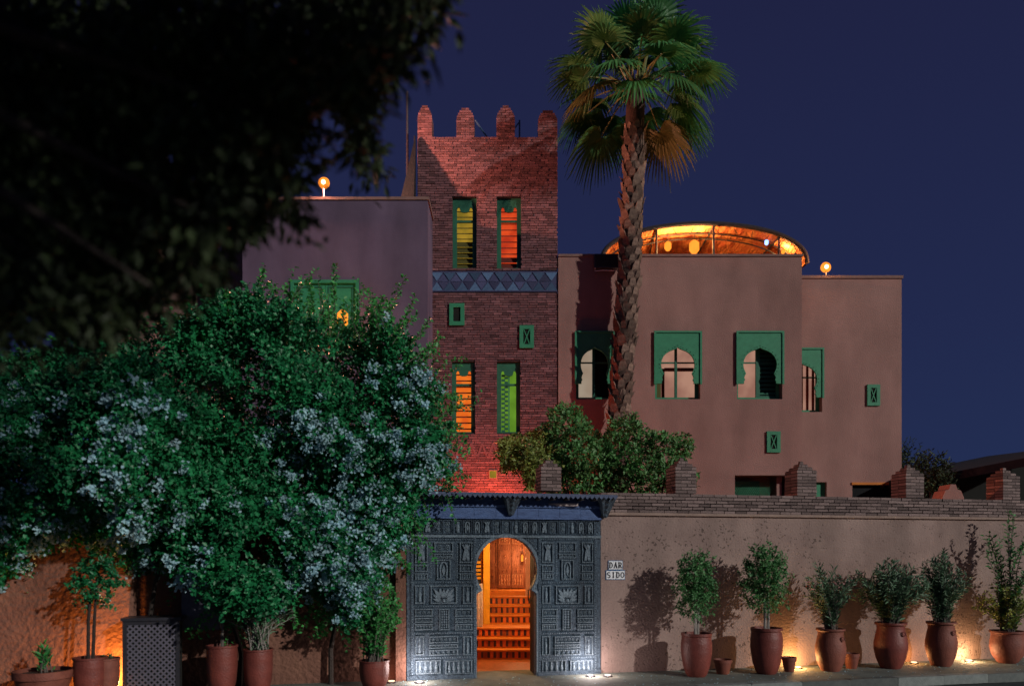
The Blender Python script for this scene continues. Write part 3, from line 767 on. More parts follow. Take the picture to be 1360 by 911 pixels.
for i in range(n):
    x = bx0 + wv*(i+.5)
    link('tile', up, tower, loc=(x, random.uniform(-.004, .001), bz0+.031)); link('tile', dn, tower, loc=(x, random.uniform(-.004, .001), bz1-.031))
    if i:
        link('tile', dkup, tower, loc=(x-wv/2, 0, zm+.006)); link('tile', dkdn, tower, loc=(x-wv/2, 0, zm-.006))
# tower windows
def tower_window(h, glow, slatcol, nsl, solid_low=0.0, leaf=False):
    x0, x1, z0, z1 = h; w = x1-x0; hgt = z1-z0; y = .075
    win = bpy.data.objects.new('window', None); col.objects.link(win); win.parent = tower
    s = .10
    a, b, zt = x0 + s, x1 - s, z1 - .26
    # green panel with a stepped crown cut-out
    c = (a+b)/2; q = (b-a)
    poly = [(x0, z0), (x0, z1), (x1, z1), (x1, z0), (b, z0), (b, zt), (b-q*.06, zt+.05), (b-q*.16, zt+.05), (b-q*.24, zt-.05), (c+q*.1, zt-.07), (c-q*.1, zt-.07), (a+q*.24, zt-.05), (a+q*.16, zt+.05), (a+q*.06, zt+.05), (a, zt), (a, z0)]
    MB().prism(poly, y, y+.04).build('frame', M['green_dark'], win)
    MB().box(x0, x1, y - .02, y + .06, z0 + .001, z0 + .035).build('sill', M['green_dark'], win)
    MB().box(a - .004, b + .004, y + .02, y + .055, zt - .30, zt - .25).build('transom', M['green_dark'], win)
    MB().box(x0 + .005, x1 - .005, y + .20, y + .22, z0 + .01, z1 - .005).build('pane', glow, win)
    if leaf:
        MB().box(a + q*.48, a + q*.56, y + .045, y + .08, z0+.04, zt + .1).build('mullion', M['green'], win)
        lt = MB(); k = 0
        zz = z0 + .04
        while zz < zt:
            lt.box(a + q*.02 + (q*.2 if k % 2 else 0), a + q*.26 + (q*.2 if k % 2 else 0), y + .05, y + .065, zz, zz + .05); zz += .055; k += 1
        lt.build('lattice', M['green_dark'], win)
    else:
        for i in range(nsl):
            zz = z0 + .05 + (zt + .05 - z0 - .05)*(i+.5)/nsl
            th_ = .022 if zz > z0 + solid_low*hgt else .07
            mm = MB(); mm.quadbox([(a-.03, y+.07, zz-th_), (a-.03, y+.12, zz-th_+.02), (b+.03, y+.12, zz-th_+.02), (b+.03, y+.07, zz-th_), (a-.03, y+.07, zz-th_+.016), (a-.03, y+.12, zz+th_), (b+.03, y+.12, zz+th_), (b+.03, y+.07, zz-th_+.016)])
            mm.build('slat', slatcol, win)
    return win
M['slat_y'] = mat('slat_y', (0.10, 0.09, 0.02), None, .6, 8); M['slat_r'] = mat('slat_r', (0.16, 0.03, 0.02), None, .6, 8)
tower_window(TW[0], M['glow_yellow'], M['slat_y'], 11, .38)
tower_window(TW[1], M['glow_red'], M['slat_r'], 10, .16)
tower_window(TW[2], M['glow_orange'], M['slat_r'], 10)
tower_window(TW[3], M['glow_green'], M['green_dark'], 0, leaf=True)
def vent(h, parent, y=0.0, cross=True):
    x0, x1, z0, z1 = h; w = x1-x0; hg = z1-z0
    m = MB(); t = w*.26; yo = y - .045
    o_ = MB(); frame(o_, x0, x1, z0, z1, t, yo, y + .02); fo = o_.build('vent', M['green'], parent)
    MB().box(x0+t, x1-t, y - .012, y + .015, z0+t, z1-t).build('vent_back', M['room_dark'], fo)
    if cross:
        c = MB(); a, b, p, q = x0+t, x1-t, z0+t, z1-t
        cx, cz = (a+b)/2, (p+q)/2; k = .016
        for sgn in (-1, 1):
            c.prism([(cx-sgn*(b-a)/2, p), (cx-sgn*(b-a)/2 + sgn*k*1.4, p), (cx+sgn*(b-a)/2, q), (cx+sgn*(b-a)/2 - sgn*k*1.4, q)], y - .034 - .002*sgn, y - .014)
        c.build('cross_bar', M['green'], fo)
vent(TV[0], tower, -.025, False); vent(TV[1], tower, -.025)
# zigzag brick course near the foot
zz0 = P(0, 606, TY).z; zz1 = P(0, 588, TY).z; zg = MB(); nz_ = 9; zg.a = [.55]*(6*2*9)
xa, xb = P(590, 0, TY).x, P(720, 0, TY).x
for i in range(nz_):
    a = xa + (xb-xa)*i/nz_; b = xa + (xb-xa)*(i+1)/nz_; c = (a+b)/2
    zg.prism([(a, zz0), (a+.05, zz0), (c+.025, zz1), (c-.025, zz1)], -.034, -.012); zg.prism([(b-.05, zz0), (b, zz0), (c+.022, zz1-.006), (c-.020, zz1-.006)], -.032, -.012)
zg.build('zigzag_course', M['brick_tower'], tower)

# ------------------------------------------------------------------ plaster houses
def arch_window(parent, px0, px1, py0, py1, Y, style):
    """green moorish surround with a recessed casement; coordinates local to parent at depth Y"""
    x0, x1, z0, z1 = rect(px0, px1, py0, py1, Y); w = x1-x0; h = z1-z0
    win = bpy.data.objects.new('window', None); col.objects.link(win); win.parent = parent
    zl = z0 + h*.23; c = (x0+x1)/2; k = w; H = z1 - zl
    half = [(.355, 0), (.355, .04), (.33, .07), (.35, .11), (.335, .15), (.31, .19), (.34, .24), (.365, .30), (.372, .36), (.355, .44), (.315, .51), (.255, .565), (.18, .605), (.10, .63), (.045, .65)]
    half = [(a, b*1.05) for a, b in half]
    op = [(c - a*k, zl + b*H) for a, b in half] + [(c, zl + .71*H)] + [(c + a*k, zl + b*H) for a, b in reversed(half)]
    o0, o1 = x0 - .012, x1 + .012
    poly = [(o0, zl), (o0, z1 + .012), (o1, z1 + .012), (o1, zl)] + list(reversed(op))
    su = MB().prism(poly, -.035, .02).build('surround', M['green'], win)
    rim = MB(); t = .028
    rim.box(o0 - .018, o1 + .018, -.06, -.036, z1 - .012, z1 + .03); rim.box(o0 - .018, o0 + t, -.06, -.036, zl - .02, z1 - .012); rim.box(o1 - t, o1 + .018, -.06, -.036, zl - .02, z1 - .012)
    rim.build('rim_moulding', M['green'], su)
    sd_ = MB(); offs = offset_pts(op, .04)
    for i in range(5, len(offs)-5, 1): sd_.ball((offs[i][0], -.036, offs[i][1]), .013, 6, 4)
    sd_.build('stud_border', M['green_dark'], su, kind='stuff')
    # casement
    y = .20; fm = MB(); t = .075
    frame(fm, x0 + .004, x1 - .004, z0 + .004, z1 - .004, t, y, y + .05)
    fm.build('casement_frame', M['green'], win)
    zt = z0 + h*.58
    MB().box(c - .03, c + .03, y - .005, y + .05, z0 + t + .005, z1 - t - .005).build('mullion', M['green_dark'], win)
    MB().box(x0 + t, c - .031, y + .004, y + .04, zt - .016, zt + .016).build('transom', M['green_dark'], win)
    MB().box(c + .031, x1 - t, y + .004, y + .04, zt - .016, zt + .016).build('transom', M['green_dark'], win)
    def leaf(a, b):   # louvred shutter leaf
        f_ = MB(); frame(f_, a, b, z0 + t + .006, z1 - t - .006, .04, y + .012, y + .045); o = f_.build('shutter', M['green_dark'], win)
        n = 13
        for i in range(n):
            zz = z0 + t + .06 + (h - 2*t - .12)*(i + .5)/n
            s_ = MB(); s_.quadbox([(a+.041, y+.014, zz-.035), (a+.041, y+.036, zz+.02), (b-.041, y+.036, zz+.02), (b-.041, y+.014, zz-.035), (a+.041, y+.018, zz-.028), (a+.041, y+.042, zz+.03), (b-.041, y+.042, zz+.03), (b-.041, y+.018, zz-.028)])
            s_.build('slat', M['green_dark'], o)
    yb = y + .10
    if style == 'left_lit':
        MB().box(x0 + .02, c, yb, yb + .02, z0 + .03, z1 - .03).build('pane', M['glow_pale'], win)
        MB().box(c + .002, x1 - .02, yb, yb + .02, z0 + .03, z1 - .03).build('pane', M['room_dark'], win)
    elif style == 'room':
        yb = y + .45
        MB().box(x0 - .1, x1 + .1, yb, yb + .02, z0 - .1, z1 + .1).build('room_backdrop', M['glow_cream'], win)
        MB().box(x0 + .08, x0 + .2, y + .12, y + .15, z0 + .06, z1 - .1).build('inner_shutter', M['slat_y'], win)
        MB().box(x0 + .27, x0 + .34, yb - .06, yb - .01, z0 + .0, z0 + .86).build('curtain', M['curtain_red'], win)
        MB().box(x0 + .34, x1 - .02, yb - .06, yb - .01, z0 + .80, z0 + .88).build('door_head', M['curtain_red'], win)
    elif style == 'half':
        MB().box(x0 + .02, c, yb, yb + .02, z0 + .03, z1 - .03).build('pane', M['glow_cream'], win)
        leaf(c + .032, x1 - .01)
        MB().box(c + .002, x1 - .02, yb, yb + .02, z0 + .03, z1 - .03).build('pane', M['room_dark'], win)
    elif style == 'curtain':
        MB().box(x0 + .02, x1 - .02, yb + .1, yb + .12, z0 + .03, z1 - .03).build('pane', M['glow_cream'], win)
        for i in range(7):
            xx = x0 + .10 + (w-.2)*i/6
            MB().lathe([(.032, 0), (.036, .5), (.03, h - .15)], 7, (xx, yb + .04, z0 + .06)).build('curtain_fold', M['curtain_red'], win)
    return win

MY = 18.35
main = thing('plaster_house', 'terracotta plaster house block with three green arched windows behind the palm', 'house', (0, MY, 0))
mx0, mx1 = P(741.5, 0, MY).x, P(1065, 0, MY).x; mz1 = P(0, 341, MY).z
MWIN = [(765, 814), (870, 930), (979, 1039)]
mh = [rect(a, b, 442, 530, MY) for a, b in MWIN]
rec = rect(976, 1061, 631, 700, MY)
m = MB(); wall_holes(m, mx0, mx1, -.1, mz1, 0, .3, mh + [rec])
m.box(mx1 - .3, mx1 - .002, .302, 7, -.1, mz1); m.build('wall', M['plaster_main'], main)
MB().box(mx0 + .01, mx1 - .31, 1.4, 1.5, -.1, mz1 - 1.05).build('inner_wall', M['room_dark'], main)
MB().box(mx0 + .0, mx1 + .02, -.025, .34, mz1, mz1 + .055).build('coping', M['coping'], main)
MB().box(mx0, mx1 - .3, .31, 6.8, mz1 - 1.04, mz1 - .95).build('roof_slab', M['coping'], main)
for (a, b), st_ in zip(MWIN, ('left_lit', 'room', 'half')):
    arch_window(main, a, b, 442, 530, MY, st_)
vent(rect(1018, 1036, 573, 601, MY), main)
# sheltered recess at the bottom right: green lattice and a door
rx0, rx1, rz0, rz1 = rec
MB().box(rx0 - .2, rx1 + .1, .8, .9, rz0 - 1, rz1 + .1).build('recess_back', M['plaster_main'], main)
lt = MB()
for i in range(16):
    x = rx0 + .05*i
    lt.prism([(x, rz0+.5), (x+.012, rz0+.5), (x+.38, rz1-.12), (x+.368, rz1-.12)], .40, .41); lt.prism([(x+.38, rz0+.5), (x+.392, rz0+.5), (x+.012, rz1-.12), (x, rz1-.12)], .412, .42)
lt.build('lattice', M['green'], main)
MB().box(rx0 + .0, rx0 + .72, .43, .46, rz0, rz1 - .1).build('shutter_panel', M['green_dark'], main)
MB().box(rx1 - .42, rx1 - .3, .3, .8, rz0, rz1).build('post', M['plaster_wing'], main)

WY = 19.5
wing = thing('plaster_house', 'recessed terracotta house wing with one half-hidden arched window and rooftop lamp', 'house', (0, WY, 0))
wx0, wx1 = P(1040, 0, WY).x, P(1197.5, 0, WY).x; wz1 = P(0, 370, WY).z
wh = rect(1035, 1092, 464, 547, WY); wrec = rect(1132, 1190, 641, 720, WY); wdoor = rect(1083, 1098, 640, 720, WY)
m = MB(); wall_holes(m, wx0, wx1, -.1, wz1, 0, .3, [wh, wrec, wdoor]); m.box(wx1 - .3, wx1 - .002, .302, 6, -.1, wz1)
m.build('wall', M['plaster_wing'], wing)
MB().box(wx0, wx1 + .03, -.03, .34, wz1, wz1 + .07).build('coping', M['coping'], wing)
MB().box(wx0, wx1 - .31, .5, .6, -.1, wz1 - .1).build('inner_wall', M['room_dark'], wing)
arch_window(wing, 1035, 1092, 464, 547, WY, 'curtain')
vent(rect(1151, 1168, 511, 539, WY), wing)
a, b, c, d = wrec
MB().box(a + .02, b - .02, .1, .14, c, d - .12).build('awning', M['tarp'], wing)
MB().box(a - .02, b + .02, -.03, .04, d - .05, d + .01).build('lintel', M['hall_orange'], wing)  # orange colour imitates lamplight along the recess head
a, b, c, d = wdoor; MB().box(a + .003, b - .003, .1, .14, c, d - .003).build('door', M['green'], wing)

LY = 17.3
left = thing('plaster_house', 'shade-tinted mauve plaster house block left of the brick tower with green shutters', 'house', (0, LY, 0))
lx0, lx1 = P(322, 0, LY).x, P(568, 0, LY).x; lz1 = P(0, 266, LY).z
lh = rect(388, 475, 374, 470, LY)
m = MB(); wall_holes(m, lx0, lx1, -.1, lz1, 0, .3, [lh]); m.box(lx1 - .25, lx1 - .002, .302, TY - LY - .03, -.1, lz1)
m.box(lx0, lx0 + .25, .302, 6, -.1, lz1); m.build('wall', M['plaster_left_shade'], left)
MB().box(lx0 - .03, lx1 + .03, -.03, .32, lz1, lz1 + .065).build('coping', M['coping'], left)
MB().box(lx1 - .28, lx1 + .03, .321, TY - LY - .03, lz1, lz1 + .065).build('coping', M['coping'], left)
MB().box(lx0 + .25, lx1 - .26, .31, 6, lz1 - .5, lz1 - .4).build('roof_slab', M['coping'], left)
a, b, c, d = lh
fo = MB(); frame(fo, a - .03, b + .03, c - .03, d + .03, .07, -.03, .05); fo.build('window_frame', M['green'], left)
for (p, q) in ((a + .045, (a+b)/2 - .005), ((a+b)/2 + .005, b - .045)):
    o = MB().box(p, q, .03, .07, c + .045, d - .045).build('shutter', M['green'], left)
    fm = MB(); frame(fm, p + .06, q - .06, c + .15, d - .1, .03, .016, .0295); fm.build('panel_moulding', M['green_dark'], o)
AY = 18.6
annex = thing('plaster_house', 'small pale annex with white-framed window, mostly hidden by the overhanging tree', 'house', (0, AY, 0))
ax0, ax1 = P(120, 0, AY).x, P(326, 0, AY).x; az1 = P(0, 280, AY).z
ah = rect(262, 292, 318, 352, AY)
m = MB(); wall_holes(m, ax0, ax1, -.1, az1, 0, .3, [ah]); m.build('wall', M['coping'], annex)
a, b, c, d = ah
fm = MB(); frame(fm, a - .05, b + .05, c - .05, d + .05, .09, -.03, .04); fm.build('window_frame', M['white'], annex)
MB().box((a+b)/2 - .025, (a+b)/2 + .025, .005, .04, c + .041, d - .041).build('mullion', M['white'], annex)
MB().box(a - .02, b + .02, .1, .12, c - .02, d + .02).build('pane', M['room_dark'], annex)

# ------------------------------------------------------------------ lamps on roofs and walls
def globe_lamp(name, label, pos, post_z, r, energy, color, glow='bulb_amber'):
    t = thing(name, label, 'lamp', (pos.x, pos.y, post_z))
    h = pos.z - post_z
    MB().lathe([(.05, 0), (.05, .02), (.018, .04), (.016, h - r*1.1), (.03, h - r)], 8).build('post', M['metal_dark'], t)
    dsh = MB().lathe([(.012, 0), (r*.7, .012), (r, .05), (r*1.04, .09)], 18, cap=False); dsh.v = [(x, .09 - z, h + y) for x, y, z in dsh.v]
    dsh.build('reflector', M[glow], t, True)
    MB().ball((0, -.04, h), r*.42, 12, 8).build('bulb', M['bulb_core'], t, True)
    l = lamp('light', 'POINT', t, (0, -.17, h), energy, color, r*.42)
    return t, l
globe_lamp('roof_lamp', 'amber globe lamp glowing on the roof edge of the recessed house wing', P(1097, 355, WY + .15), wz1 + .07, .125, 110, (1, .40, .11))
LP = P(430, 243, LY + .16)
globe_lamp('roof_lamp', 'bright orange floodlamp on the left house roof, glowing through leaves', LP, lz1 + .065, .125, 1700, (1, .38, .25))
wl = thing('wall_lantern', 'orange glowing lantern by the green shutters behind the climber', 'lantern', P(455, 424, LY - .22))
MB().lathe([(.05, -.17), (.12, -.1), (.12, .12), (.04, .2)], 8).build('glass', M['bulb_amber'], wl)
MB().tube([(0, 0, .2), (0, .08, .28), (0, .2, .28)], .014, 6).build('bracket', M['metal_dark'], wl)
lamp('light', 'POINT', wl, (0, -.2, 0), 18, (1, .45, .14), .08)
rl = thing('wall_lamp', 'small square lamp low on the brick tower above the gate roof', 'lamp', (0, TY, 0))
a, b, c, d = TL
MB().box(a + .004, b - .004, -.03, -.002, c + .004, d - .004).build('lens', M['glow_yellow'], rl)
fm = MB(); frame(fm, a - .012, b + .012, c - .012, d + .012, .016, -.045, -.024); fm.build('housing', M['coping'], rl)
lamp('light', 'POINT', rl, ((a+b)/2, -.85, c - .75), 190, (1, .14, .05), .1)
# uplights set in the pavement; hidden ones assumed from glow on the walls
def uplight(px, d, label, energy, color, glow, zl=.09):
    s = ws(px, d); t = thing('uplight', label, 'uplight', W(s, d, 0.001), TH, 'ground uplights along the wall')
    MB().lathe([(.07, 0), (.075, .012), (.055, .022)], 14).build('housing', M['metal_dark'], t)
    MB().lathe([(.05, .0225), (.042, .028), (.02, .031)], 14).build('lens', M[glow], t)
    lamp('light', 'POINT', t, (0, 0, zl), energy*.8, color, .06)
uplight(557, -.28, 'ground uplight washing the left panel of the carved gate', 26, (1, .80, .76), 'bulb_cool', .2)
uplight(784, -.28, 'ground uplight washing the right panel of the carved gate', 26, (1, .80, .76), 'bulb_cool', .2)
uplight(807, -.34, 'ground uplight at the foot of the wall below the name sign', 3.5, (1, .62, .50), 'bulb_cool')
uplight(1060, -.24, 'ground uplight between the second and third pots along the garden wall', 38, (1, .50, .17), 'bulb_warm')
uplight(1287, -.20, 'ground uplight beside the rightmost round pot along the garden wall', 30, (1, .58, .28), 'bulb_warm')
uplight(1214, -.22, 'faint ground uplight between the two dark-leaved oleander urns', 9, (1, .42, .14), 'bulb_warm')
uplight(159, -.46, 'assumed orange ground uplight between the tall pots and the lattice cabinet', 150, (1, .36, .07), 'bulb_warm', .16)  # out-of-sight uplight, assumed from the orange light on the left wall
uplight(520, -.16, 'dim ground uplight behind the pot with yellow-green leaves by the gate', 1.2, (1, .42, .28), 'bulb_warm')

# ------------------------------------------------------------------ woven canopy on the roof terrace
can = thing('roof_canopy', 'shallow domed reed canopy glowing orange inside on the house roof', 'canopy', (0, 0, 0))
CYF = 19.6
cxl, cxr = P(800, 0, CYF).x, P(1070, 0, CYF).x; cc = (cxl+cxr)/2; ca = (cxr-cxl)/2
czb = P(0, 350, CYF).z; crise = P(0, 299, CYF).z - czb
def shell(off, n=30, k=10, y_depth=3.6):
    vs_, fs = [], []
    for j in range(k+1):
        t = j/k*math.pi/2
        for i in range(n+1):
            a = math.pi*(1 - i/n)
            vs_.append((cc + (ca+off)*math.cos(a)*math.cos(t*.9), CYF + y_depth*math.sin(t), czb + (crise+off)*max(0, math.sin(a))**.85*math.cos(t*.95)))
    for j in range(k):
        for i in range(n):
            q = j*(n+1)+i; fs.append((q, q+1, q+n+2, q+n+1))
    return vs_, fs
m = MB(); m.v, m.f = shell(.0); m.build('inner_cloth', M['canopy_cloth'], can, True)
m = MB(); m.v, m.f = shell(.06); m.build('reed_roof', M['reed'], can, True)
rim = [(cc + (ca+.03)*math.cos(math.pi*(1-i/30)), CYF - .02, czb + (crise+.03)*max(0, math.sin(math.pi*(1-i/30)))**.85) for i in range(31)]
MB().tube(rim, .055, 8).build('rim', M['reed'], can, True)
for fr_ in (.94, .88):
    pts = [(cc + (x-cc)*fr_, y + .25 + (1-fr_)*3, czb + (z-czb)*fr_ - .02) for x, y, z in rim]
    MB().tube(pts, .018, 6).build('hoop', M['metal_dark'], can)
for px in (948, 872, 1035):
    x = P(px, 0, CYF).x; u_ = (x-cc)/ca; zt_ = czb + crise*max(0.02, 1-u_*u_)**.42
    MB().tube([(x, CYF+.02, mz1-.95), (x, CYF+.02, zt_)], .028, 6).build('post', M['metal_dark'], can)
    rib = []
    for j in range(9):
        t = j/8*math.pi/2
        rib.append((cc + (x-cc)*math.cos(t*.9), CYF + .06 + 3.45*math.sin(t), (zt_-czb)*math.cos(t*.95) + czb - .03))
    MB().tube(rib, .02, 5).build('rib', M['metal_dark'], can)
for px in (830, 1058):
    x = P(px, 0, CYF).x
    MB().tube([(x, CYF+.1, mz1-.95), (x, CYF+.1, czb+.3)], .03, 6).build('post', M['metal_dark'], can)
for i in range(14):   # little twigs woven under the rim
    a = math.pi*(.08 + .84*i/13); x = cc + ca*math.cos(a); z = czb + crise*math.sin(a)**.85
    MB().tube([(x, CYF+.05, z-.03), (x + random.uniform(-.25, .25), CYF+.12, z - .12 - random.random()*.08)], .009, 4).build('tie', M['reed'], can)
def hang_lamp(px, py, r, energy, label, glow='bulb_amber', color=(1, .5, .16), Y=20.0):
    p = P(px, py, Y); t = thing('hanging_lantern', label, 'lantern', p)
    MB().lathe([(r*.5, -r*1.3), (r, -r*.6), (r, r*.7), (r*.35, r*1.3)], 10).build('glass', M[glow], t)
    MB().tube([(0, 0, r*1.3), (0, 0, r*1.3 + .3)], .008, 5).build('cord', M['metal_dark'], t)
    if energy: lamp('light', 'POINT', t, (0, -r - .07, 0), energy, color, r*.4)
hang_lamp(887, 327, .09, 80, 'amber lantern hanging left under the woven roof canopy')
hang_lamp(922, 328, .13, 120, 'large yellow lantern hanging in the middle of the woven roof canopy')
hang_lamp(1018, 322, .05, 0, 'small blue lantern under the right of the woven roof canopy', 'bulb_blue')
hang_lamp(1040, 334, .05, 25, 'tiny amber lantern at the right end of the woven roof canopy')
# floodlight box on the parapet, roof mast, tarp
fl = thing('floodlight_box', 'black boxy floodlight hung over the house parapet beside the palm trunk', 'floodlight', P(806, 348, MY - .14))
MB().box(-.30, .26, -.08, .10, -.16, .16).build('housing', M['metal_dark'], fl)
MB().box(-.27, .23, -.085, -.081, -.13, .13).build('lens', M['roof_dark'], fl)
MB().tube([(-.28, -.06, -.15), (-.29, -.07, -.24), (-.1, -.07, -.22), (.2, -.06, -.23)], .009, 5).build('cable', M['white'], fl)
mast = thing('roof_mast', 'thin dark antenna mast with guy wire on the left house roof', 'mast', (P(541, 0, 19.2).x, 19.2, lz1 - .4))
MB().tube([(0, 0, 0), (0, 0, P(0, 122, 19.2).z - lz1 + .4)], [.045, .025], 7).build('pole', M['metal_dark'], mast)
MB().tube([(0, 0, 1.45), (P(492, 0, 19.2).x - P(541, 0, 19.2).x, 0, .52)], .012, 5).build('guy_wire', M['metal_dark'], mast)
MB().tube([(-.02, -.02, 1.42), (-.1, -.03, 1.44), (-.02, .02, 1.47)], .01, 5).build('clamp', M['metal_grey'], mast)
tp = thing('folded_awning', 'black folded awning tied between the brick tower corner and the left house parapet', 'awning', (tx0 - .05, TY, 0))
m = MB(); zz = lz1 - .38
m.quadbox([(-.42, -.62, zz), (-.42, -.06, zz), (.01, -.06, zz), (.01, -.62, zz), (-.02, -.10, tz1 - .1), (-.02, -.06, tz1 - .1), (.01, -.06, tz1 - .1), (.01, -.10, tz1 - .1)])
m.build('cloth', M['tarp'], tp)
MB().tube([(-.08, -.03, zz), (-.02, -.035, tz1 + .02)], .02, 6).build('pole', M['tarp'], tp)
ld = thing('roof_ladder', 'thin pale blue rails showing between the tower merlons', 'rail', (0, TY + 1.5, tz1 - .1))
def rel(px, py): p = P(px, py, TY + 1.5); return (p.x, 0, p.z - tz1 + .1)
MB().tube([rel(631, 160), rel(648, 184)], .022, 5).build('rail', M['zellige'], ld)
MB().tube([rel(690, 160), rel(690, 186)], .022, 5).build('rail', M['zellige'], ld)
MB().tube([rel(690, 162), rel(680, 176)], .018, 5).build('rail', M['zellige'], ld)

# ------------------------------------------------------------------ dark shed on the far right
shed = thing('dark_shed', 'dark open shed with a sloping roof behind the right end of the garden wall', 'shed', (0, 0, 0))
m = MB(); a = P(1222, 640, 17.5); b = P(1480, 590, 15.0)
m.quadbox([(a.x, 17.5, a.z-.1), (a.x+.6, 22, a.z+.2), (b.x+.6, 20, b.z+.2), (b.x, 15, b.z-.1), (a.x, 17.5, a.z+.08), (a.x+.6, 22, a.z+.4), (b.x+.6, 20, b.z+.4), (b.x, 15, b.z+.08)])
m.build('roof', M['roof_dark'], shed)
MB().prism([(P(1227, 0, 17.9).x, -.1), (P(1227, 0, 17.9).x, P(0, 641, 17.9).z), (P(1500, 0, 17.9).x, P(0, 590, 17.9).z), (P(1500, 0, 17.9).x, -.1)], 17.9, 18.1).build('back_wall', M['room_dark'], shed)
for f in (.05, .5, .95):
    x = a.x + (b.x-a.x)*f; y = 17.6 + (15.1-17.6)*f
    MB().box(x, x + .1, y, y + .1, -.1, a.z + (b.z-a.z)*f - .08).build('post', M['roof_dark'], shed)
def back_merlon(px, py, Y, label, w=.42, h=.62):
    p = P(px, py, Y); t = thing('plaster_pier', label, 'pier', (p.x, p.y, 0))
    MB().prism([(-w/2, -.1), (-w/2, p.z - .26), (-w*.36, p.z-.12), (-w*.2, p.z - .1), (-.05, p.z), (.05, p.z), (w*.2, p.z-.1), (w*.36, p.z-.12), (w/2, p.z - .26), (w/2, -.1)], 0, .4).build('shaft', M['plaster_wing'], t)
back_merlon(1266, 643, 15.2, 'small pointed plaster pier inside the courtyard in front of the dark shed')
lq = thing('assumed_courtyard_lamp', 'assumed low red-orange lamp behind the garden wall in front of the house wing', 'lamp', (P(1140, 0, 14.7).x, 14.7, 0))  # unseen lamp added to redden the piers, assumed from their red glow
MB().lathe([(.06, 0), (.06, .02), (.02, .04), (.02, 2.0), (.05, 2.03)], 8).build('post', M['metal_dark'], lq)
MB().ball((0, 0, 2.12), .08, 10, 7).build('globe', M['bulb_amber'], lq)
lamp('light', 'POINT', lq, (0, -.16, 2.12), 60, (1, .20, .06), .05)

# ================================================================== vegetation
def unit(a): return a / np.maximum(1e-9, np.linalg.norm(a, axis=1))[:, None]
def rdir(n): return unit(rng.normal(size=(n, 3)))
def leaf_mesh(name, Pb, D, N, Ln, Wd, material, parent=None, kind='stuff', v=None, fold=.12, wide=.45):
    n = len(Pb); D = unit(D); S = unit(np.cross(D, N)); N2 = unit(np.cross(S, D))
    Ln = np.broadcast_to(Ln, (n,))[:, None]; Wd = np.broadcast_to(Wd, (n,))[:, None]
    V = np.empty((n, 4, 3)); V[:, 0] = Pb; mid = Pb + D*Ln*wide + N2*Ln*.06
    V[:, 1] = mid + S*Wd*.5 + N2*Wd*fold; V[:, 2] = Pb + D*Ln - N2*Ln*.05; V[:, 3] = mid - S*Wd*.5 + N2*Wd*fold
    me = bpy.data.meshes.new(name); me.vertices.add(n*4); me.vertices.foreach_set('co', V.reshape(-1))
    base = (np.arange(n)*4)[:, None]; lp = (base + np.array([0, 1, 2, 0, 2, 3])).reshape(-1)
    me.loops.add(n*6); me.loops.foreach_set('vertex_index', lp.astype(np.int32))
    me.polygons.add(n*2); me.polygons.foreach_set('loop_start', (np.arange(n*2)*3).astype(np.int32))
    me.update(calc_edges=True)
    v = rng.random(n) if v is None else v
    at = me.attributes.new('v', 'FLOAT', 'FACE'); at.data.foreach_set('value', np.repeat(np.clip(v, 0, 1), 2).astype(np.float32))
    me.materials.append(material)
    return link(name, me, parent, kind)
def twig_leaves(A, Bv, per, ln, wd, spread=.9, jitter=.02, start=.15):
    """leaves along straight twigs A->B; returns base, dir, normal, len, width, twig id"""
    n = len(A); t = np.tile(np.linspace(start, 1, per), n); idx = np.repeat(np.arange(n), per)
    T = unit(Bv - A); pos = A[idx] + (Bv - A)[idx]*t[:, None] + rng.normal(size=(n*per, 3))*jitter
    side = rdir(n*per); side = unit(side - T[idx]*np.sum(side*T[idx], axis=1)[:, None])
    D = unit(T[idx]*(1 - spread*.5) + side*spread); N = unit(rdir(n*per)*.6 + np.array([.25, -.55, .7]))
    return pos, D, N, ln*rng.uniform(.65, 1.2, n*per), wd*rng.uniform(.7, 1.2, n*per), idx
def in_poly(px, py, poly):
    inside = np.zeros(len(px), bool); j = len(poly)-1
    for i in range(len(poly)):
        xi, yi = poly[i]; xj, yj = poly[j]
        c = ((yi > py) != (yj > py)) & (px < (xj-xi)*(py-yi)/((yj-yi) or 1e-9) + xi); inside ^= c; j = i
    return inside
def poly_samples(poly, n):
    p = np.array(poly); out = []
    lo, hi = p.min(0), p.max(0); tot = 0
    while tot < n:
        q = rng.uniform(lo, hi, (n*2, 2)); q = q[in_poly(q[:, 0], q[:, 1], poly)]; out.append(q); tot += len(q)
    return np.concatenate(out)[:n]
def edge_dist(q, poly):
    d = np.full(len(q), 1e9)
    for i in range(len(poly)):
        a = np.array(poly[i-1], float); b = np.array(poly[i], float); ab = b-a
        t = np.clip(((q-a)@ab)/max(1e-9, ab@ab), 0, 1); d = np.minimum(d, np.linalg.norm(q-(a+t[:, None]*ab), axis=1))
    return d
def blobs(q, n, lo, hi, smin, smax, seed):
    """smooth random field on the pixel plane"""
    r2 = np.random.default_rng(seed); c = r2.uniform(lo, hi, (n, 2)); s = r2.uniform(smin, smax, n); sg = r2.choice([-1, 1], n)
    f = np.zeros(len(q))
    for k in range(n): f += sg[k]*np.exp(-np.sum((q-c[k])**2, axis=1)/(2*s[k]**2))
    return f
def px_to_world(q, d):
    """pixel pairs -> points d metres behind the street wall's plane"""
    bx, by = B0[0] - UY*d, B0[1] + UX*d; k = (q[:, 0]-CX)/F; s = (k*by - bx)/(UX - k*UY)
    Y = by + UY*s; return np.stack([bx + UX*s, Y, EYE + (HY-q[:, 1])/F*Y], axis=1)

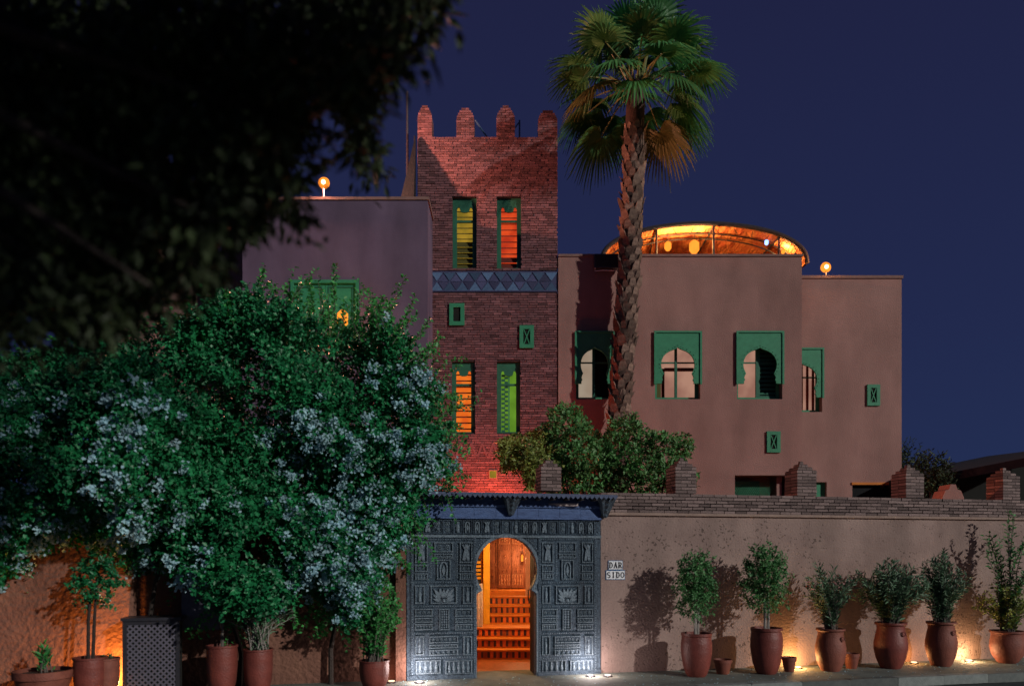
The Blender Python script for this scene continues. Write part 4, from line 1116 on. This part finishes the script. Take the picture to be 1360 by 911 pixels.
# ------------------------------------------------------------------ flowering climber
climb = thing('flowering_climber', 'huge white-flowered climber billowing over the left garden wall', 'climbing plant', W(ws(330), -.2, 0))
cl0 = np.array(climb.location)
polyC = [(-60, 500), (20, 480), (75, 468), (120, 440), (190, 425), (235, 432), (285, 402), (335, 388), (365, 402), (400, 424), (440, 436), (470, 440), (505, 418), (525, 430), (548, 465), (566, 500), (590, 520), (598, 560), (590, 600), (604, 622), (572, 640), (556, 668), (562, 700), (530, 715), (528, 745), (508, 770), (500, 800), (478, 828), (452, 836), (440, 800), (405, 780), (372, 805), (330, 812), (300, 815), (262, 775), (215, 745), (180, 765), (160, 800), (118, 800), (92, 770), (62, 800), (30, 828), (10, 790), (-60, 800)]
NS = 11000
q = poly_samples(polyC, NS*3); ed = edge_dist(q, polyC)
dens = blobs(q, 420, (-60, 380), (610, 840), 9, 24, 5)
keep = (dens + rng.normal(0, .45, len(q)) > -.30) & (rng.random(len(q)) < np.clip(.30 + ed/55, 0, 1)); q, ed, dens = q[keep][:NS], ed[keep][:NS], dens[keep][:NS]
bul = blobs(q, 90, (-60, 380), (610, 840), 22, 60, 9)
dfront = -.32 - .68*np.clip(ed/90, 0, 1)**.6 - .34*bul
dd = dfront - .13*np.clip(dens, -1.5, 2) + np.abs(rng.normal(0, .28, len(q))) * np.clip(ed/30, .3, 1) + rng.uniform(0, .1, len(q))
up_f = np.clip((640 - q[:, 1])/200, 0, 1)
dd = dd + up_f*.35
A = px_to_world(q, dd) - cl0
out = np.stack([rng.normal(.1, .5, len(q)), rng.normal(-.75, .3, len(q)), rng.normal(0, .45, len(q)) + .55*up_f - .35*(1-up_f)], axis=1)
out = unit(out); ln_ = rng.uniform(.16, .44, len(q))*np.clip(ed/40 + .4, .4, 1)
Bv = A + out*ln_[:, None]
pos, D, N, Ln, Wd, idx = twig_leaves(A, Bv, 14, .066, .05, .85, .02)
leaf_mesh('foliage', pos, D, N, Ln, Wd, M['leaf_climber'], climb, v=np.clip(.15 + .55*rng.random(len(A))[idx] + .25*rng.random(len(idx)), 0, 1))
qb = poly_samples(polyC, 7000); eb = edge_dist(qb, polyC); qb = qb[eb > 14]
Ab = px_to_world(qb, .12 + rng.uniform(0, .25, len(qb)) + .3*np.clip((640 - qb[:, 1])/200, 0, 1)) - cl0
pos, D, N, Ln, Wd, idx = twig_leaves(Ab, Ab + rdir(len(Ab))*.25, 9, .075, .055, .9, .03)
leaf_mesh('inner_foliage', pos, D, N, Ln, Wd, M['leaf_climber'], climb, v=.25*rng.random(len(idx)))  # inner leaves coloured darker to imitate shade inside the climber
# blossom clusters
fz = blobs(q, 150, (-60, 440), (610, 840), 10, 24, 21)
pref = 1.35*((q[:, 0] > 370) & (q[:, 1] > 500)) + .75*((q[:, 0] < 290) & (q[:, 1] > 500)) + .35
pref = pref*np.clip((q[:, 1]-400)/120, .12, 1)
sel = (fz + rng.normal(0, .35, len(q)) > .60 - .62*pref) & (dens > .05) & (dd < dfront + .25)
ci = np.flatnonzero(sel); ci = ci[rng.random(len(ci)) < .8*pref[ci]]; ci = rng.permutation(ci)[:820]
fc = Bv[ci] + np.array([0, -.05, 0]); cs_ = rng.uniform(.35, .85, len(ci)); per = 24
idf = np.repeat(np.arange(len(fc)), per)
fp = fc[idf] + rng.normal(size=(len(idf), 3))*np.array([.062, .04, .055])*cs_[idf][:, None]
fd = unit(rdir(len(idf)) + np.array([0, -.3, .2])); fn = unit(rdir(len(idf))*.8 + np.array([.3, -.8, .4]))
leaf_mesh('blossom', fp, fd, fn, rng.uniform(.034, .056, len(idf)), rng.uniform(.034, .05, len(idf)), M['flower'], climb, v=np.clip(.2 + .6*rng.random(len(fc))[idf] + .2*rng.random(len(idf)), 0, 1), wide=.55)
# upright shoots above the crown
tw = MB(); SA, SB = [], []
shoots = [((445, 430), (444, 352)), ((418, 430), (410, 372)), ((470, 440), (478, 388)), ((505, 450), (538, 368)), ((500, 440), (508, 395)), ((535, 470), (571, 424)), ((560, 520), (606, 528)), ((566, 560), (612, 566)), ((345, 430), (350, 362)), ((395, 440), (398, 388)), ((430, 450), (428, 385)), ((488, 450), (494, 402)), ((520, 460), (552, 392)), ((545, 490), (583, 448)), ((362, 430), (366, 380)), ((385, 430), (380, 385)), ((310, 430), (300, 390)), ((550, 660), (600, 648)), ((250, 450), (235, 420)), ((570, 600), (598, 640))]
for (a, b) in shoots:
    pa = px_to_world(np.array([a], float), -.1)[0] - cl0; pb = px_to_world(np.array([b], float), -.05)[0] - cl0
    mid = (pa+pb)/2 + rng.normal(size=3)*.03
    MB().tube([pa, mid, pb], [.008, .006, .003], 5).build('shoot', M['bark'], climb)
    for u0, u1 in ((pa, mid), (mid, pb)):
        for k in range(3):
            SA.append(u0); SB.append(u1)
tws = MB(); pc = np.array(polyC, float); cen = np.array([300., 620.])
for i in range(170):
    j = rng.integers(1, 36); e0, e1 = pc[j], pc[j+1]; p0 = e0 + (e1-e0)*rng.random()
    nrm = np.array([(e1-e0)[1], -(e1-e0)[0]]); nrm /= np.linalg.norm(nrm) + 1e-9
    sag = np.array([0, -18. if p0[1] < 560 else 26.])
    p1 = p0 + nrm*rng.uniform(12, 58)*rng.random()**.5 + sag*rng.random() + rng.normal(0, 7, 2); pi = p0 - nrm*18
    dz = rng.uniform(-.55, .1)
    wa, wb = px_to_world(pi[None], dz)[0] - cl0, px_to_world(p1[None], dz + rng.uniform(-.1, .1))[0] - cl0
    wm = (wa+wb)/2 + rng.normal(0, .03, 3) + np.array([0, 0, .03])
    tws.tube([wa, wm, wb], [.006, .005, .002], 4)
    SA += [wa, wm]; SB += [wm, wb]
tws.build('twig', M['bark'], climb, kind='stuff')
pos, D, N, Ln, Wd, idx = twig_leaves(np.array(SA), np.array(SB), 16, .065, .045, 1.1, .012, 0)
leaf_mesh('shoot_leaves', pos, D, N, Ln, Wd, M['leaf_shoot'], climb, v=.45 + .5*rng.random(len(idx)))
trk = MB()
for k, (px, d) in enumerate(((318, -.18), (332, -.12), (205, -.25), (440, -.1))):
    p0 = np.array(W(ws(px, d), d, -.02)) - cl0
    pts = [p0]
    for j in range(1, 7): pts.append(p0 + np.array([.1*math.sin(j*1.3+k) + .05*j*(k-1.5), .05*math.cos(j), .5*j]))
    trk.tube(pts, [.04-.004*j for j in range(7)], 7)
trk.build('trunk', M['bark_dark'], climb, True)

# ------------------------------------------------------------------ overhanging tree in the foreground
tree = thing('overhanging_tree', 'dark leafy tree whose drooping branches hang over the street in front', 'tree', (-3.9, 2.4, -.14))
t0 = np.array(tree.location)
polyT = [(-80, -60), (640, -60), (612, 5), (592, 55), (566, 95), (545, 118), (528, 160), (510, 195), (520, 235), (540, 262), (500, 275), (484, 250), (478, 232), (455, 240), (440, 255), (450, 290), (425, 315), (395, 318), (372, 318), (345, 345), (318, 352), (305, 395), (285, 412), (262, 425), (225, 420), (200, 450), (160, 468), (120, 470), (60, 462), (-80, 480)]
polyT = [(x - 22 if x > 0 else x, y - 42 if y > 0 else y) for x, y in polyT]
q = poly_samples(polyT, 3500); q = q[np.hypot((q[:, 0] - 424)/40, (q[:, 1] - 190)/88) > 1]; ed = edge_dist(q, polyT); kp = rng.random(len(q)) < np.clip(.35 + ed/90, 0, 1); q, ed = q[kp], ed[kp]
Y = rng.uniform(3.1, 5.2, len(q))
k = np.stack([(q[:, 0]-CX)/F*Y, Y, EYE + (HY-q[:, 1])/F*Y], axis=1) - t0
bd = unit(np.stack([rng.normal(.25, .35, len(q)), rng.normal(0, .35, len(q)), rng.normal(-.8, .3, len(q))], axis=1))
sz = np.clip(ed/50 + .35, .35, 1)
Bv = k + bd*(rng.uniform(.12, .28, len(q))*sz)[:, None]
pos, D, N, Ln, Wd, idx = twig_leaves(k, Bv, 12, .088, .034, .6, .035, 0)
Ln *= rng.uniform(.6, 1.35, len(Ln))
leaf_mesh('crown', pos, D, N, Ln, Wd, M['leaf_tree'], tree, v=np.clip(.5*rng.random(len(k))[idx] + .4*rng.random(len(idx)), 0, 1))
# unseen upper crown, added to keep the key light off the hanging leaves
n2 = 800
c2 = rng.normal(size=(n2, 3)); c2 = unit(c2)*rng.random(n2)[:, None]**.4*np.array([2.3, 1.3, .7]) + np.array([-.4, 1.9, 4.5])
lim = EYE + .735*np.maximum(c2[:, 1], .3)
okk = (c2[:, 2] > lim + .35) | (c2[:, 0] < -.75*np.maximum(.3, c2[:, 1]) - .4)
c2 = c2[okk] - t0
B2 = c2 + rdir(len(c2))*.35
pos, D, N, Ln, Wd, idx = twig_leaves(c2, B2, 12, .09, .05, .7, .05, 0)
leaf_mesh('crown', pos, D, N, Ln, Wd, M['leaf_tree'], tree)
n3 = 150  # unseen crown mass added to shade the climber's left side
c3 = unit(rng.normal(size=(n3, 3)))*rng.random(n3)[:, None]**.4*np.array([2.0, 1.3, .75]) + np.array([.7, 4.1, 6.9])
c3 = c3[c3[:, 2] > EYE + .735*c3[:, 1] + .45] - t0
pos, D, N, Ln, Wd, idx = twig_leaves(c3, c3 + rdir(len(c3))*.35, 12, .10, .055, .7, .05, 0)
leaf_mesh('crown', pos, D, N, Ln, Wd, M['leaf_tree'], tree)
MB().tube([(0, 0, 0), (.05, 0, 1.2), (.2, .05, 2.4), (.6, .1, 3.6), (1.3, .0, 4.5)], [.26, .21, .18, .14, .09], 12).build('trunk', M['bark_dark'], tree, True)
br = MB()
for (px, py, Yb) in ((520, 60, 3.6), (380, 160, 3.3), (300, 300, 3.2), (480, 190, 3.9), (200, 380, 3.0), (100, 250, 3.6), (250, 100, 3.9)):
    e_ = np.array(P(px, py, Yb)) - t0; s_ = np.array([.6, .1, 3.6]); mid = (s_+e_)/2 + np.array([0, 0, .3])
    br.tube([s_, s_*.7+mid*.3 + np.array([0, 0, .15]), mid, e_], [.06, .045, .03, .008], 7)
for e_ in ((3.2, -.8, 4.7), (4.4, -.4, 4.8), (5.2, -.2, 4.6), (4.4, 1.6, 6.9)):
    br.tube([(1.2, .0, 4.4), ((1.2+e_[0])/2, e_[1]/2, 4.75), e_], [.08, .05, .015], 7)
for i in rng.choice(len(k), 240, replace=False):
    e_ = Bv[i]; s_ = k[i] + (k[i] - Bv[i])*1.2 + np.array([-.12, 0, .12]); br.tube([s_, k[i], e_], [.006, .004, .002], 4)
br.build('branch', M['bark_dark'], tree, True, 'stuff')

# ------------------------------------------------------------------ potted plants
POTS = {
 'barrel': [(.55, 0), (.68, .05), (.86, .25), (.97, .5), (1.0, .62), (.985, .66), (1.0, .69), (.985, .72), (1.0, .75), (.97, .80), (.93, .92), (.98, .94), (.98, 1.0), (.88, 1.0), (.86, .9)],
 'tall': [(.60, 0), (.74, .06), (.9, .3), (.98, .6), (.975, .78), (.985, .80), (.97, .83), (.98, .86), (.96, .95), (1.02, .96), (1.02, 1.0), (.9, 1.0), (.88, .9)],
 'urn': [(.58, 0), (.66, .04), (.88, .22), (1.0, .42), (1.0, .56), (.9, .74), (.82, .86), (.84, .93), (.95, .96), (.95, 1.0), (.78, 1.0), (.76, .9)],
 'round': [(.5, 0), (.62, .05), (.88, .25), (1.0, .5), (.98, .68), (.9, .85), (.93, .93), (1.02, .95), (1.02, 1.0), (.84, 1.0), (.82, .9)],
 'bowl': [(.62, 0), (.66, .02), (.92, .74), (.93, .78), (1.0, .78), (1.02, 1.0), (.92, 1.0), (.88, .8)],
}
def pot(t, shape, r, h, material):
    p = MB().lathe([(a*r, b*h) for a, b in POTS[shape]], 28, cap=True).build('pot', M[material], t, True)
    MB().lathe([(r*.80, h*.905), (r*.5, h*.925), (.01, h*.93)], 16).build('soil', M['soil'], t)
    if shape in ('urn',):
        an = [2*math.pi*i/12 for i in range(13)]
        MB().tube([(r*.30 + .028*math.cos(x), -r*(1.0 if shape != 'urn' else .93), h*.77 + .032*math.sin(x)) for x in an], .010, 6).build('ring_handle', M[material], t)
    return p
def potted(px, py_base, py_rim, d, shape, rpx, material, label, plant):
    s = ws(px, d); Y = wY(s, d); t = thing('potted_plant', label, 'potted plant', W(s, d, 0.0), TH + random.uniform(-.3, .3), 'potted plants along the street wall')
    # height from the rim row; the base stands on the pavement
    h = EYE + (HY - py_rim)/F*Y; r = rpx/F*Y
    pot(t, shape, r, h, material); plant(t, h*.92, Y); return t
def m_per_px(Y): return Y/F
def crown_plant(cx, cz, rx, rz, n, ln, wd, mat_='leaf', stems=1, per=12, fill=.35, bark=None):
    """stems and an egg-shaped leafy head; sizes in photo pixels above the rim"""
    def f(t, z0, Y):
        k = Y/F; c = np.array([cx*k, 0, z0 + cz*k]); rad = np.array([rx*k, rx*k*.9, rz*k])
        st_ = MB(); 
        for i in range(stems):
            o = (i - (stems-1)/2)*.05
            st_.tube([(o, 0, z0-.03), (o*1.3 + .01, .01*i, z0 + (c[2]-z0)*.5), (c[0]*.6 + o, 0, c[2])], [.022, .02, .01], 7)
        st_.build('stem', M[bark or ('bark_pale' if stems > 1 else 'bark')], t, True)
        u = rdir(n)*rng.random(n)[:, None]**fill
        lump = 1 + .22*np.sin(u[:, 0]*7 + 1)*np.cos(u[:, 2]*6) + .15*np.sin(u[:, 1]*9)
        A = c + u*rad*lump[:, None]; Bv = A + unit(u*np.array([1, 1, .8]) + np.array([0, 0, .35]) + rng.normal(size=(n, 3))*.5)*rng.uniform(.06, .14, n)[:, None]
        pos, D, N, L_, W_, idx = twig_leaves(A, Bv, per, ln, wd, .9, .012)
        leaf_mesh('foliage', pos, D, N, L_, W_, M[mat_], t, v=np.clip(.3*rng.random(n)[idx] + .7*rng.random(len(idx)), 0, 1))
    return f
def shrub_plant(hpx, wpx, n, ln, wd, mat_='leaf', per=14, droop=.0, flower=0, spread=.75, lean=0.0, start=.25, stem_mat='bark'):
    """many stems fanning up out of the pot, leaves along each"""
    def f(t, z0, Y):
        k = Y/F; SA, SB = [], []; st_ = MB(); tips = []
        for i in range(n):
            a = rng.uniform(0, 2*math.pi); r_ = rng.random()**.6*wpx*k; hh = hpx*k*rng.uniform(.55, 1.0)*(1 - .35*(r_/(wpx*k))**2)
            b0 = np.array([rng.normal(0, .05), rng.normal(0, .05), z0-.02]); b2 = np.array([math.cos(a)*r_ + lean*hh, math.sin(a)*r_*.8, z0 + hh]); b1 = b0*.45 + b2*.55 + np.array([0, 0, hh*.12]) - np.array([math.cos(a), math.sin(a), 0])*r_*.18
            b3 = b2 - np.array([0, 0, droop*hh])
            st_.tube([b0, b1, b3], [.008, .006, .003], 5)
            mid = b0*(1-start) + b1*start
            SA += [mid, b1]; SB += [b1, b3]; tips.append(b3)
        st_.build('stem', M[stem_mat], t)
        pos, D, N, L_, W_, idx = twig_leaves(np.array(SA), np.array(SB), per, ln, wd, spread, .012, .0)
        leaf_mesh('foliage', pos, D, N, L_, W_, M[mat_], t, v=np.clip(.35*rng.random(len(SA))[idx] + .65*rng.random(len(idx)), 0, 1))
        if flower:
            tp_ = np.array(tips)[:flower]; idf = np.repeat(np.arange(len(tp_)), 10)
            leaf_mesh('blossom', tp_[idf] + rng.normal(size=(len(idf), 3))*.03, rdir(len(idf)), rdir(len(idf)), .035, .03, M['flower_pink'], t)
    return f
potted(925, 893, 840, -.62, 'barrel', 20.5, 'terracotta', 'terracotta pot with ringed barrel sides and egg-shaped small-leaved tree near the name sign', crown_plant(-2, 66, 24, 42, 430, .05, .026, 'leaf', 2))
potted(1018, 891, 833, -.62, 'barrel', 21, 'terracotta', 'tallest ringed barrel pot with bushy small-leaved tree beside the ground uplight', crown_plant(-3, 68, 26, 43, 460, .05, .026, 'leaf', 2))
potted(1103, 887, 834, -.60, 'urn', 19.5, 'terracotta_b', 'orange-lit urn pot with thin pink-flowered oleander stems', shrub_plant(104, 40, 40, .11, .022, 'leaf_grey', 18, flower=4, spread=.65))
potted(1183, 883, 826, -.56, 'urn', 21, 'terracotta', 'dark-sided urn pot with wide dense oleander, ring handle on its shoulder', shrub_plant(92, 52, 90, .12, .026, 'leaf_grey', 20, spread=.75))
potted(1250, 882, 825, -.54, 'urn', 19.5, 'terracotta_b', 'urn pot in half shade with upright bushy oleander spilling over its rim', shrub_plant(100, 36, 90, .10, .026, 'leaf_grey', 20, spread=.75))
potted(1338, 880, 837, -.50, 'round', 21, 'terracotta_b', 'round pot with tall leggy shrub, yellow-green below and dark leaves on top', lambda t, z, Y: (shrub_plant(172, 44, 20, .09, .045, 'leaf', 20, spread=.9)(t, z, Y), shrub_plant(76, 46, 55, .065, .042, 'leaf_yellow', 18, spread=.9)(t, z, Y)))
# left of the gate
potted(497, 935, 876, -.50, 'tall', 20, 'terracotta', 'terracotta pot with yellow-green bush close to the carved gate', shrub_plant(116, 40, 80, .065, .042, 'leaf_shoot', 20, spread=.9))
potted(343, 940, 861, -.62, 'tall', 19, 'terracotta', 'tall pot with bare pale twigs and dark leaves at the base under the climber', shrub_plant(92, 48, 34, .09, .018, 'leaf_grey', 10, spread=.6, start=.1, stem_mat='bark_pale'))
potted(295, 940, 856, -.64, 'tall', 20, 'terracotta', 'tall pot with a single thin stem reaching into the climber', crown_plant(-6, 110, 22, 30, 90, .06, .035, 'leaf_climber', 1))
potted(120, 960, 872, -.70, 'tall', 21, 'terracotta', 'tall ribbed pot with a forked dark stem and small green crown', crown_plant(8, 106, 25, 30, 110, .055, .035, 'leaf_climber', 2, bark='bark_dark'))
potted(141, 955, 873, -.62, 'tall', 17, 'terracotta_b', 'orange-lit tall pot half hidden behind the forked-stem pot', shrub_plant(14, 10, 5, .04, .016, 'leaf', 5))
potted(58, 960, 889, -.78, 'bowl', 36, 'terracotta_b', 'wide shallow bowl pot with a small spiky seedling', shrub_plant(38, 12, 7, .11, .03, 'leaf_shoot', 6, spread=.6))
# small empty dishes
def dish(px, py_rim, d, rpx, label, tilt=0):
    s = ws(px, d); Y = wY(s, d); h = max(.08, EYE + (HY - py_rim)/F*Y); r = rpx/F*Y
    t = thing('small_pot', label, 'pot', W(s, d, 0), TH, 'small pots on the pavement')
    MB().lathe([(a*r, b*h) for a, b in POTS['bowl']], 20).build('body', M['terracotta_b'], t, True)
    MB().lathe([(r*.84, h*.8), (.01, h*.82)], 14).build('soil', M['soil'], t)
dish(960, 875, -.50, 12, 'small terracotta dish between the two barrel pots')
dish(1048, 872, -.52, 9.5, 'small terracotta dish beside the warm ground uplight')
dish(1131, 867, -.45, 10, 'small terracotta dish in the shade between the two oleander urns')

# ------------------------------------------------------------------ lattice cabinet and meter box by the left wall
cs = ws(202, -.5); cab = thing('lattice_cabinet', 'grey metal cabinet with a diamond lattice front by the left wall', 'cabinet', W(cs, -.55, 0), TH)
cw = 70/F*wY(cs, -.5); chh = wz(202, 824, -.55)
MB().box(-cw/2 + .03, cw/2 - .03, .03, .36, 0, chh - .04).build('body', M['room_dark'], cab)
fm = MB(); frame(fm, -cw/2, cw/2, 0.02, chh, .05, -.0, .028); fm.build('frame', M['metal_dark'], cab)
MB().box(-cw/2 - .02, cw/2 + .02, -.02, .40, chh, chh + .04).build('top', M['metal_dark'], cab)
lt = MB(); x0, x1, z0, z1 = -cw/2 + .05, cw/2 - .05, .07, chh - .05; n = 8; stp = (x1-x0)/n; k = 0
rows_ = int((z1-z0)/stp)
for sg in (-1, 1):
    for c in range(-rows_, n + rows_):
        # diagonal strip clipped to the frame
        xa = x0 + c*stp; pts = []
        za, zb = z0, z1; xb = xa + sg*(z1-z0)
        def clipz(xv): return z0 + (xv - xa)/sg
        lo, hi = z0, z1
        for bound in (x0, x1):
            zc_ = clipz(bound)
            if sg > 0:
                if bound == x0: lo = max(lo, zc_)
                else: hi = min(hi, zc_)
            else:
                if bound == x1: lo = max(lo, zc_)
                else: hi = min(hi, zc_)
        if hi - lo < .03: continue
        p = xa + sg*(lo-z0); r_ = xa + sg*(hi-z0); w_ = .016
        lt.prism([(p - w_, lo), (p + w_, lo), (r_ + w_, hi), (r_ - w_, hi)], .004 if sg > 0 else .0095, .009 if sg > 0 else .014)
lt.build('lattice', M['metal_grey'], cab)
mbx = thing('meter_box', 'plain purple-grey meter box on the left wall behind the pots', 'meter box', W(ws(268, 0), .0, wz(268, 835)), TH)
MB().box(-.24, .24, -.12, .046, 0, .56).build('body', M['metal_grey'], mbx)
MB().box(-.22, .22, -.128, -.121, .02, .54).build('door', M['metal_grey'], mbx)
MB().box(.16, .18, -.14, -.129, .24, .32).build('latch', M['metal_dark'], mbx)

# ------------------------------------------------------------------ courtyard shrubs behind the wall
def court_shrub(label, poly, d, mat_, n, seed_, ln=.085, wd=.045, bpx=None):
    c = np.array(poly).mean(0); c[0] = bpx or c[0]; base = px_to_world(np.array([[c[0], 700.]]), d)[0]
    t = thing('courtyard_shrub', label, 'shrub', (base[0], base[1], 0), 0, 'shrubs in the courtyard')
    b0 = np.array([base[0], base[1], 0]); q = poly_samples(poly, n); ed = edge_dist(q, poly)
    bul = blobs(q, 30, np.array(poly).min(0), np.array(poly).max(0), 8, 22, seed_)
    dp = d + rng.uniform(-.1, .7, n) - .35*np.clip(ed/35, 0, 1) - .15*bul
    A = px_to_world2(q, dp) - b0; o = unit(rng.normal(size=(n, 3))*.6 + np.array([.0, -.5, .4]))
    Bv = A + o*(rng.uniform(.1, .26, n)*np.clip(ed/18+.35, .35, 1))[:, None]
    pos, D, N, L_, W_, idx = twig_leaves(A, Bv, 11, ln, wd, .85, .02)
    leaf_mesh('foliage', pos, D, N, L_, W_, M[mat_], t, v=np.clip(.55*rng.random(n)[idx] + .45*rng.random(len(idx)), 0, 1))
    s_ = MB()
    for k in range(5): s_.tube([(rng.normal(0, .06), rng.normal(0, .06), -.02), (rng.normal(0, .2), rng.normal(0, .2), 1.5), (rng.normal(0, .45), .2, 3.2)], [.05, .04, .015], 6)
    s_.build('stem', M['bark_dark'], t)
px_to_world2 = px_to_world
court_shrub('drooping yellow-green shrub in front of the red-lit tower foot', [(664, 590), (690, 582), (712, 575), (735, 590), (745, 620), (735, 650), (700, 652), (692, 625), (664, 625)], 1.5, 'leaf_yellow', 520, 3, bpx=768)
court_shrub('bushy green shrub between the tower edge and the palm trunk', [(715, 600), (722, 560), (742, 538), (768, 545), (790, 575), (812, 590), (820, 655), (720, 655)], 1.7, 'leaf_shrub', 640, 4, bpx=780)
court_shrub('broad green shrub at the foot of the palm trunk', [(795, 600), (815, 560), (840, 552), (858, 575), (885, 580), (912, 578), (918, 598), (905, 620), (930, 632), (920, 655), (795, 656)], 1.6, 'leaf_shrub', 720, 6)
def far_bush(px, py, Y, r, label, n=160):
    p = P(px, py, Y); t = thing('dark_bush', label, 'bush', (p.x, Y, 0)); c = np.array([0, 0, p.z - r*.6])
    u = rdir(n)*rng.random(n)[:, None]**.4; A = c + u*np.array([r*.6, r*.6, r]); Bv = A + unit(u + np.array([0, 0, .6]))*.3
    pos, D, N, L_, W_, idx = twig_leaves(A, Bv, 9, .12, .035, .7, .02); leaf_mesh('foliage', pos, D, N, L_, W_, M['leaf_tree'], t)
    MB().tube([(0, 0, -.1), (0, 0, p.z - r)], [.06, .03], 6).build('stem', M['bark_dark'], t)
far_bush(1236, 626, 17.0, .45, 'dark spiky bush silhouetted beside the shed roof')
far_bush(1201, 606, 21.0, .7, 'dark narrow bush rising behind the house wing corner')

# ------------------------------------------------------------------ palm
PY = 17.75
pb = P(822, 560, PY); pt = P(844, 118, PY)
palm = thing('fan_palm', 'tall fan palm with a scaly trunk rising in front of the plaster house', 'palm tree', (P(818, 0, PY).x, PY, 0))
pl0 = Vector(palm.location)
def trunk_at(z):
    pts = [(0, 818), (4.75, 822), (6.57, 829), (8.86, 838), (10.9, 842), (12.7, 845)]
    for (z0, a), (z1, b) in zip(pts, pts[1:]):
        if z <= z1 or z1 == 12.7:
            px = a + (b-a)*(z-z0)/(z1-z0); return Vector((P(px, 0, PY).x - pl0.x, 0, z))
zt = EYE + (HY-112)/F*PY
def trunk_r(z): return (.235 if z < 10 else .235 - (z-10)*.010) * (1.25 if z < .6 else 1)
zs_ = np.linspace(-.1, zt, 26)
MB().tube([trunk_at(z) for z in zs_], [trunk_r(z) for z in zs_], 14).build('trunk', M['palm_core'], palm, True)
bm2 = MB()  # one leaf-base scale, pointing up and outward
bm2.v = [(-.062, 0, -.02), (.062, 0, -.02), (.078, .045, .07), (-.078, .045, .07), (-.05, .075, .19), (.05, .075, .19), (0, .1, .235), (-.05, .0, .12), (.05, .0, .12)]
bm2.f = [(0, 1, 2, 3), (3, 2, 5, 4), (4, 5, 6), (0, 3, 7), (1, 8, 2), (3, 4, 7), (2, 8, 5), (7, 4, 6), (8, 6, 5), (7, 6, 8), (0, 7, 8, 1)]
boot = bm2.mesh('leaf_base', M['palm_boot'])
zz = 4.6; r_ = 0
while zz < zt - .1 and r_ < 37:
    for k in range(8):
        a = 2*math.pi*(k + .5*(r_ % 2))/8 + r_*.045 + random.uniform(-.06, .06)
        c = trunk_at(zz); rr = trunk_r(zz) - .03; s_ = random.uniform(.75, 1.15)
        link('leaf_base', boot, palm, loc=(c.x + rr*math.cos(a), c.y + rr*math.sin(a), zz + random.uniform(-.03, .03)), rot=(random.uniform(-.15, .25), 0, a - math.pi/2 + random.uniform(-.25, .25)), scale=(s_*1.2, s_*1.05, s_*random.uniform(.9, 1.2)))
    zz += .19; r_ += 1
crown_c = trunk_at(zt) + Vector((0, 0, -.05))
def frond(az, el, pet, fan, material, droop, nseg=34, roll=0.0):
    """fan leaf: petiole at azimuth az / elevation el, then a folded fan of nseg drooping segments"""
    d = Vector((math.cos(az)*math.cos(el), math.sin(az)*math.cos(el), math.sin(el)))
    s = Vector((-math.sin(az), math.cos(az), 0)); n_ = s.cross(d).normalized()
    if n_.z < 0 and el < 1.2: n_ = -n_
    if roll: s, n_ = (s*math.cos(roll) + n_*math.sin(roll)), (n_*math.cos(roll) - s*math.sin(roll))
    base = Vector((0, 0, 0)); tip = base + d*pet - Vector((0, 0, droop*pet*.12)); mid = base + d*pet*.5 + Vector((0, 0, .03))
    pm = MB(); pm.tube([base, mid, tip], [.026, .018, .012], 6)
    fm_ = MB(); spread = R(118)
    d2 = (tip - mid).normalized()
    for i in range(nseg):
        u = -1 + 2*i/(nseg-1); a = u*spread; dir_ = (d2*math.cos(a) + s*math.sin(a)).normalized()
        L_ = fan*(1.0 - .28*abs(u)**2)*random.uniform(.9, 1.06); w = fan*.065
        sd_ = (s*math.cos(a) - d2*math.sin(a)).normalized(); pts = []
        for j, f in enumerate((.04, .38, .68, .88, 1.0)):
            p = tip + dir_*L_*f + n_*(.10*fan*math.sin(f*2.2) - .05*fan*abs(u)) - Vector((0, 0, 1))*droop*fan*(max(0, f-.3)**1.7)*(.55 + .2*random.random())
            wid = w*(.25, 1.0, .85, .45, .04)[j]; z_ = (.35 if i % 2 else -.35)*w*(1 if j < 3 else .4)
            pts.append((p - sd_*wid*.5 + n_*z_*.5, p + sd_*wid*.5 - n_*z_*.5))
        b = len(fm_.v)
        for a_, c_ in pts: fm_.v += [tuple(a_), tuple(c_)]
        for j in range(4): fm_.f.append((b+2*j, b+2*j+1, b+2*j+3, b+2*j+2))
    fo = pm.build('frond', M['petiole'], palm, True); fo.location = crown_c + Vector((math.cos(az)*.14, math.sin(az)*.14, random.uniform(-.12, .12)))
    fm_.build('fan', material, fo)
random.seed(3)
ga = 2.39996
for i in range(38):
    t = i/37; el = R(88 - 118*t + random.uniform(-7, 7)); az = i*ga + random.uniform(-.2, .2)
    dry = t > .85 and random.random() < .25
    frond(az, el, random.uniform(.95, 1.33)*(1 - .12*(t > .85)), random.uniform(.8, 1.02), M['leaf_palm_dry'] if dry else M['leaf_palm'], .45 + .9*t, nseg=40)

# ------------------------------------------------------------------ fallen petals on the pavement
npet = 420
ps = rng.uniform(S_G0 - .3, 8.5, npet); pd = -rng.uniform(.15, 1.4, npet)
Pp = np.array([W(a, b, .006) for a, b in zip(ps, pd)])
o = leaf_mesh('fallen_petals', Pp, unit(np.stack([rng.normal(size=npet), rng.normal(size=npet), .25*rng.random(npet)], 1)), np.tile([0, 0, 1.], (npet, 1)), rng.uniform(.02, .05, npet), .03, M['flower'])
o['label'] = 'white petals scattered along the pavement'; o['category'] = 'petals'
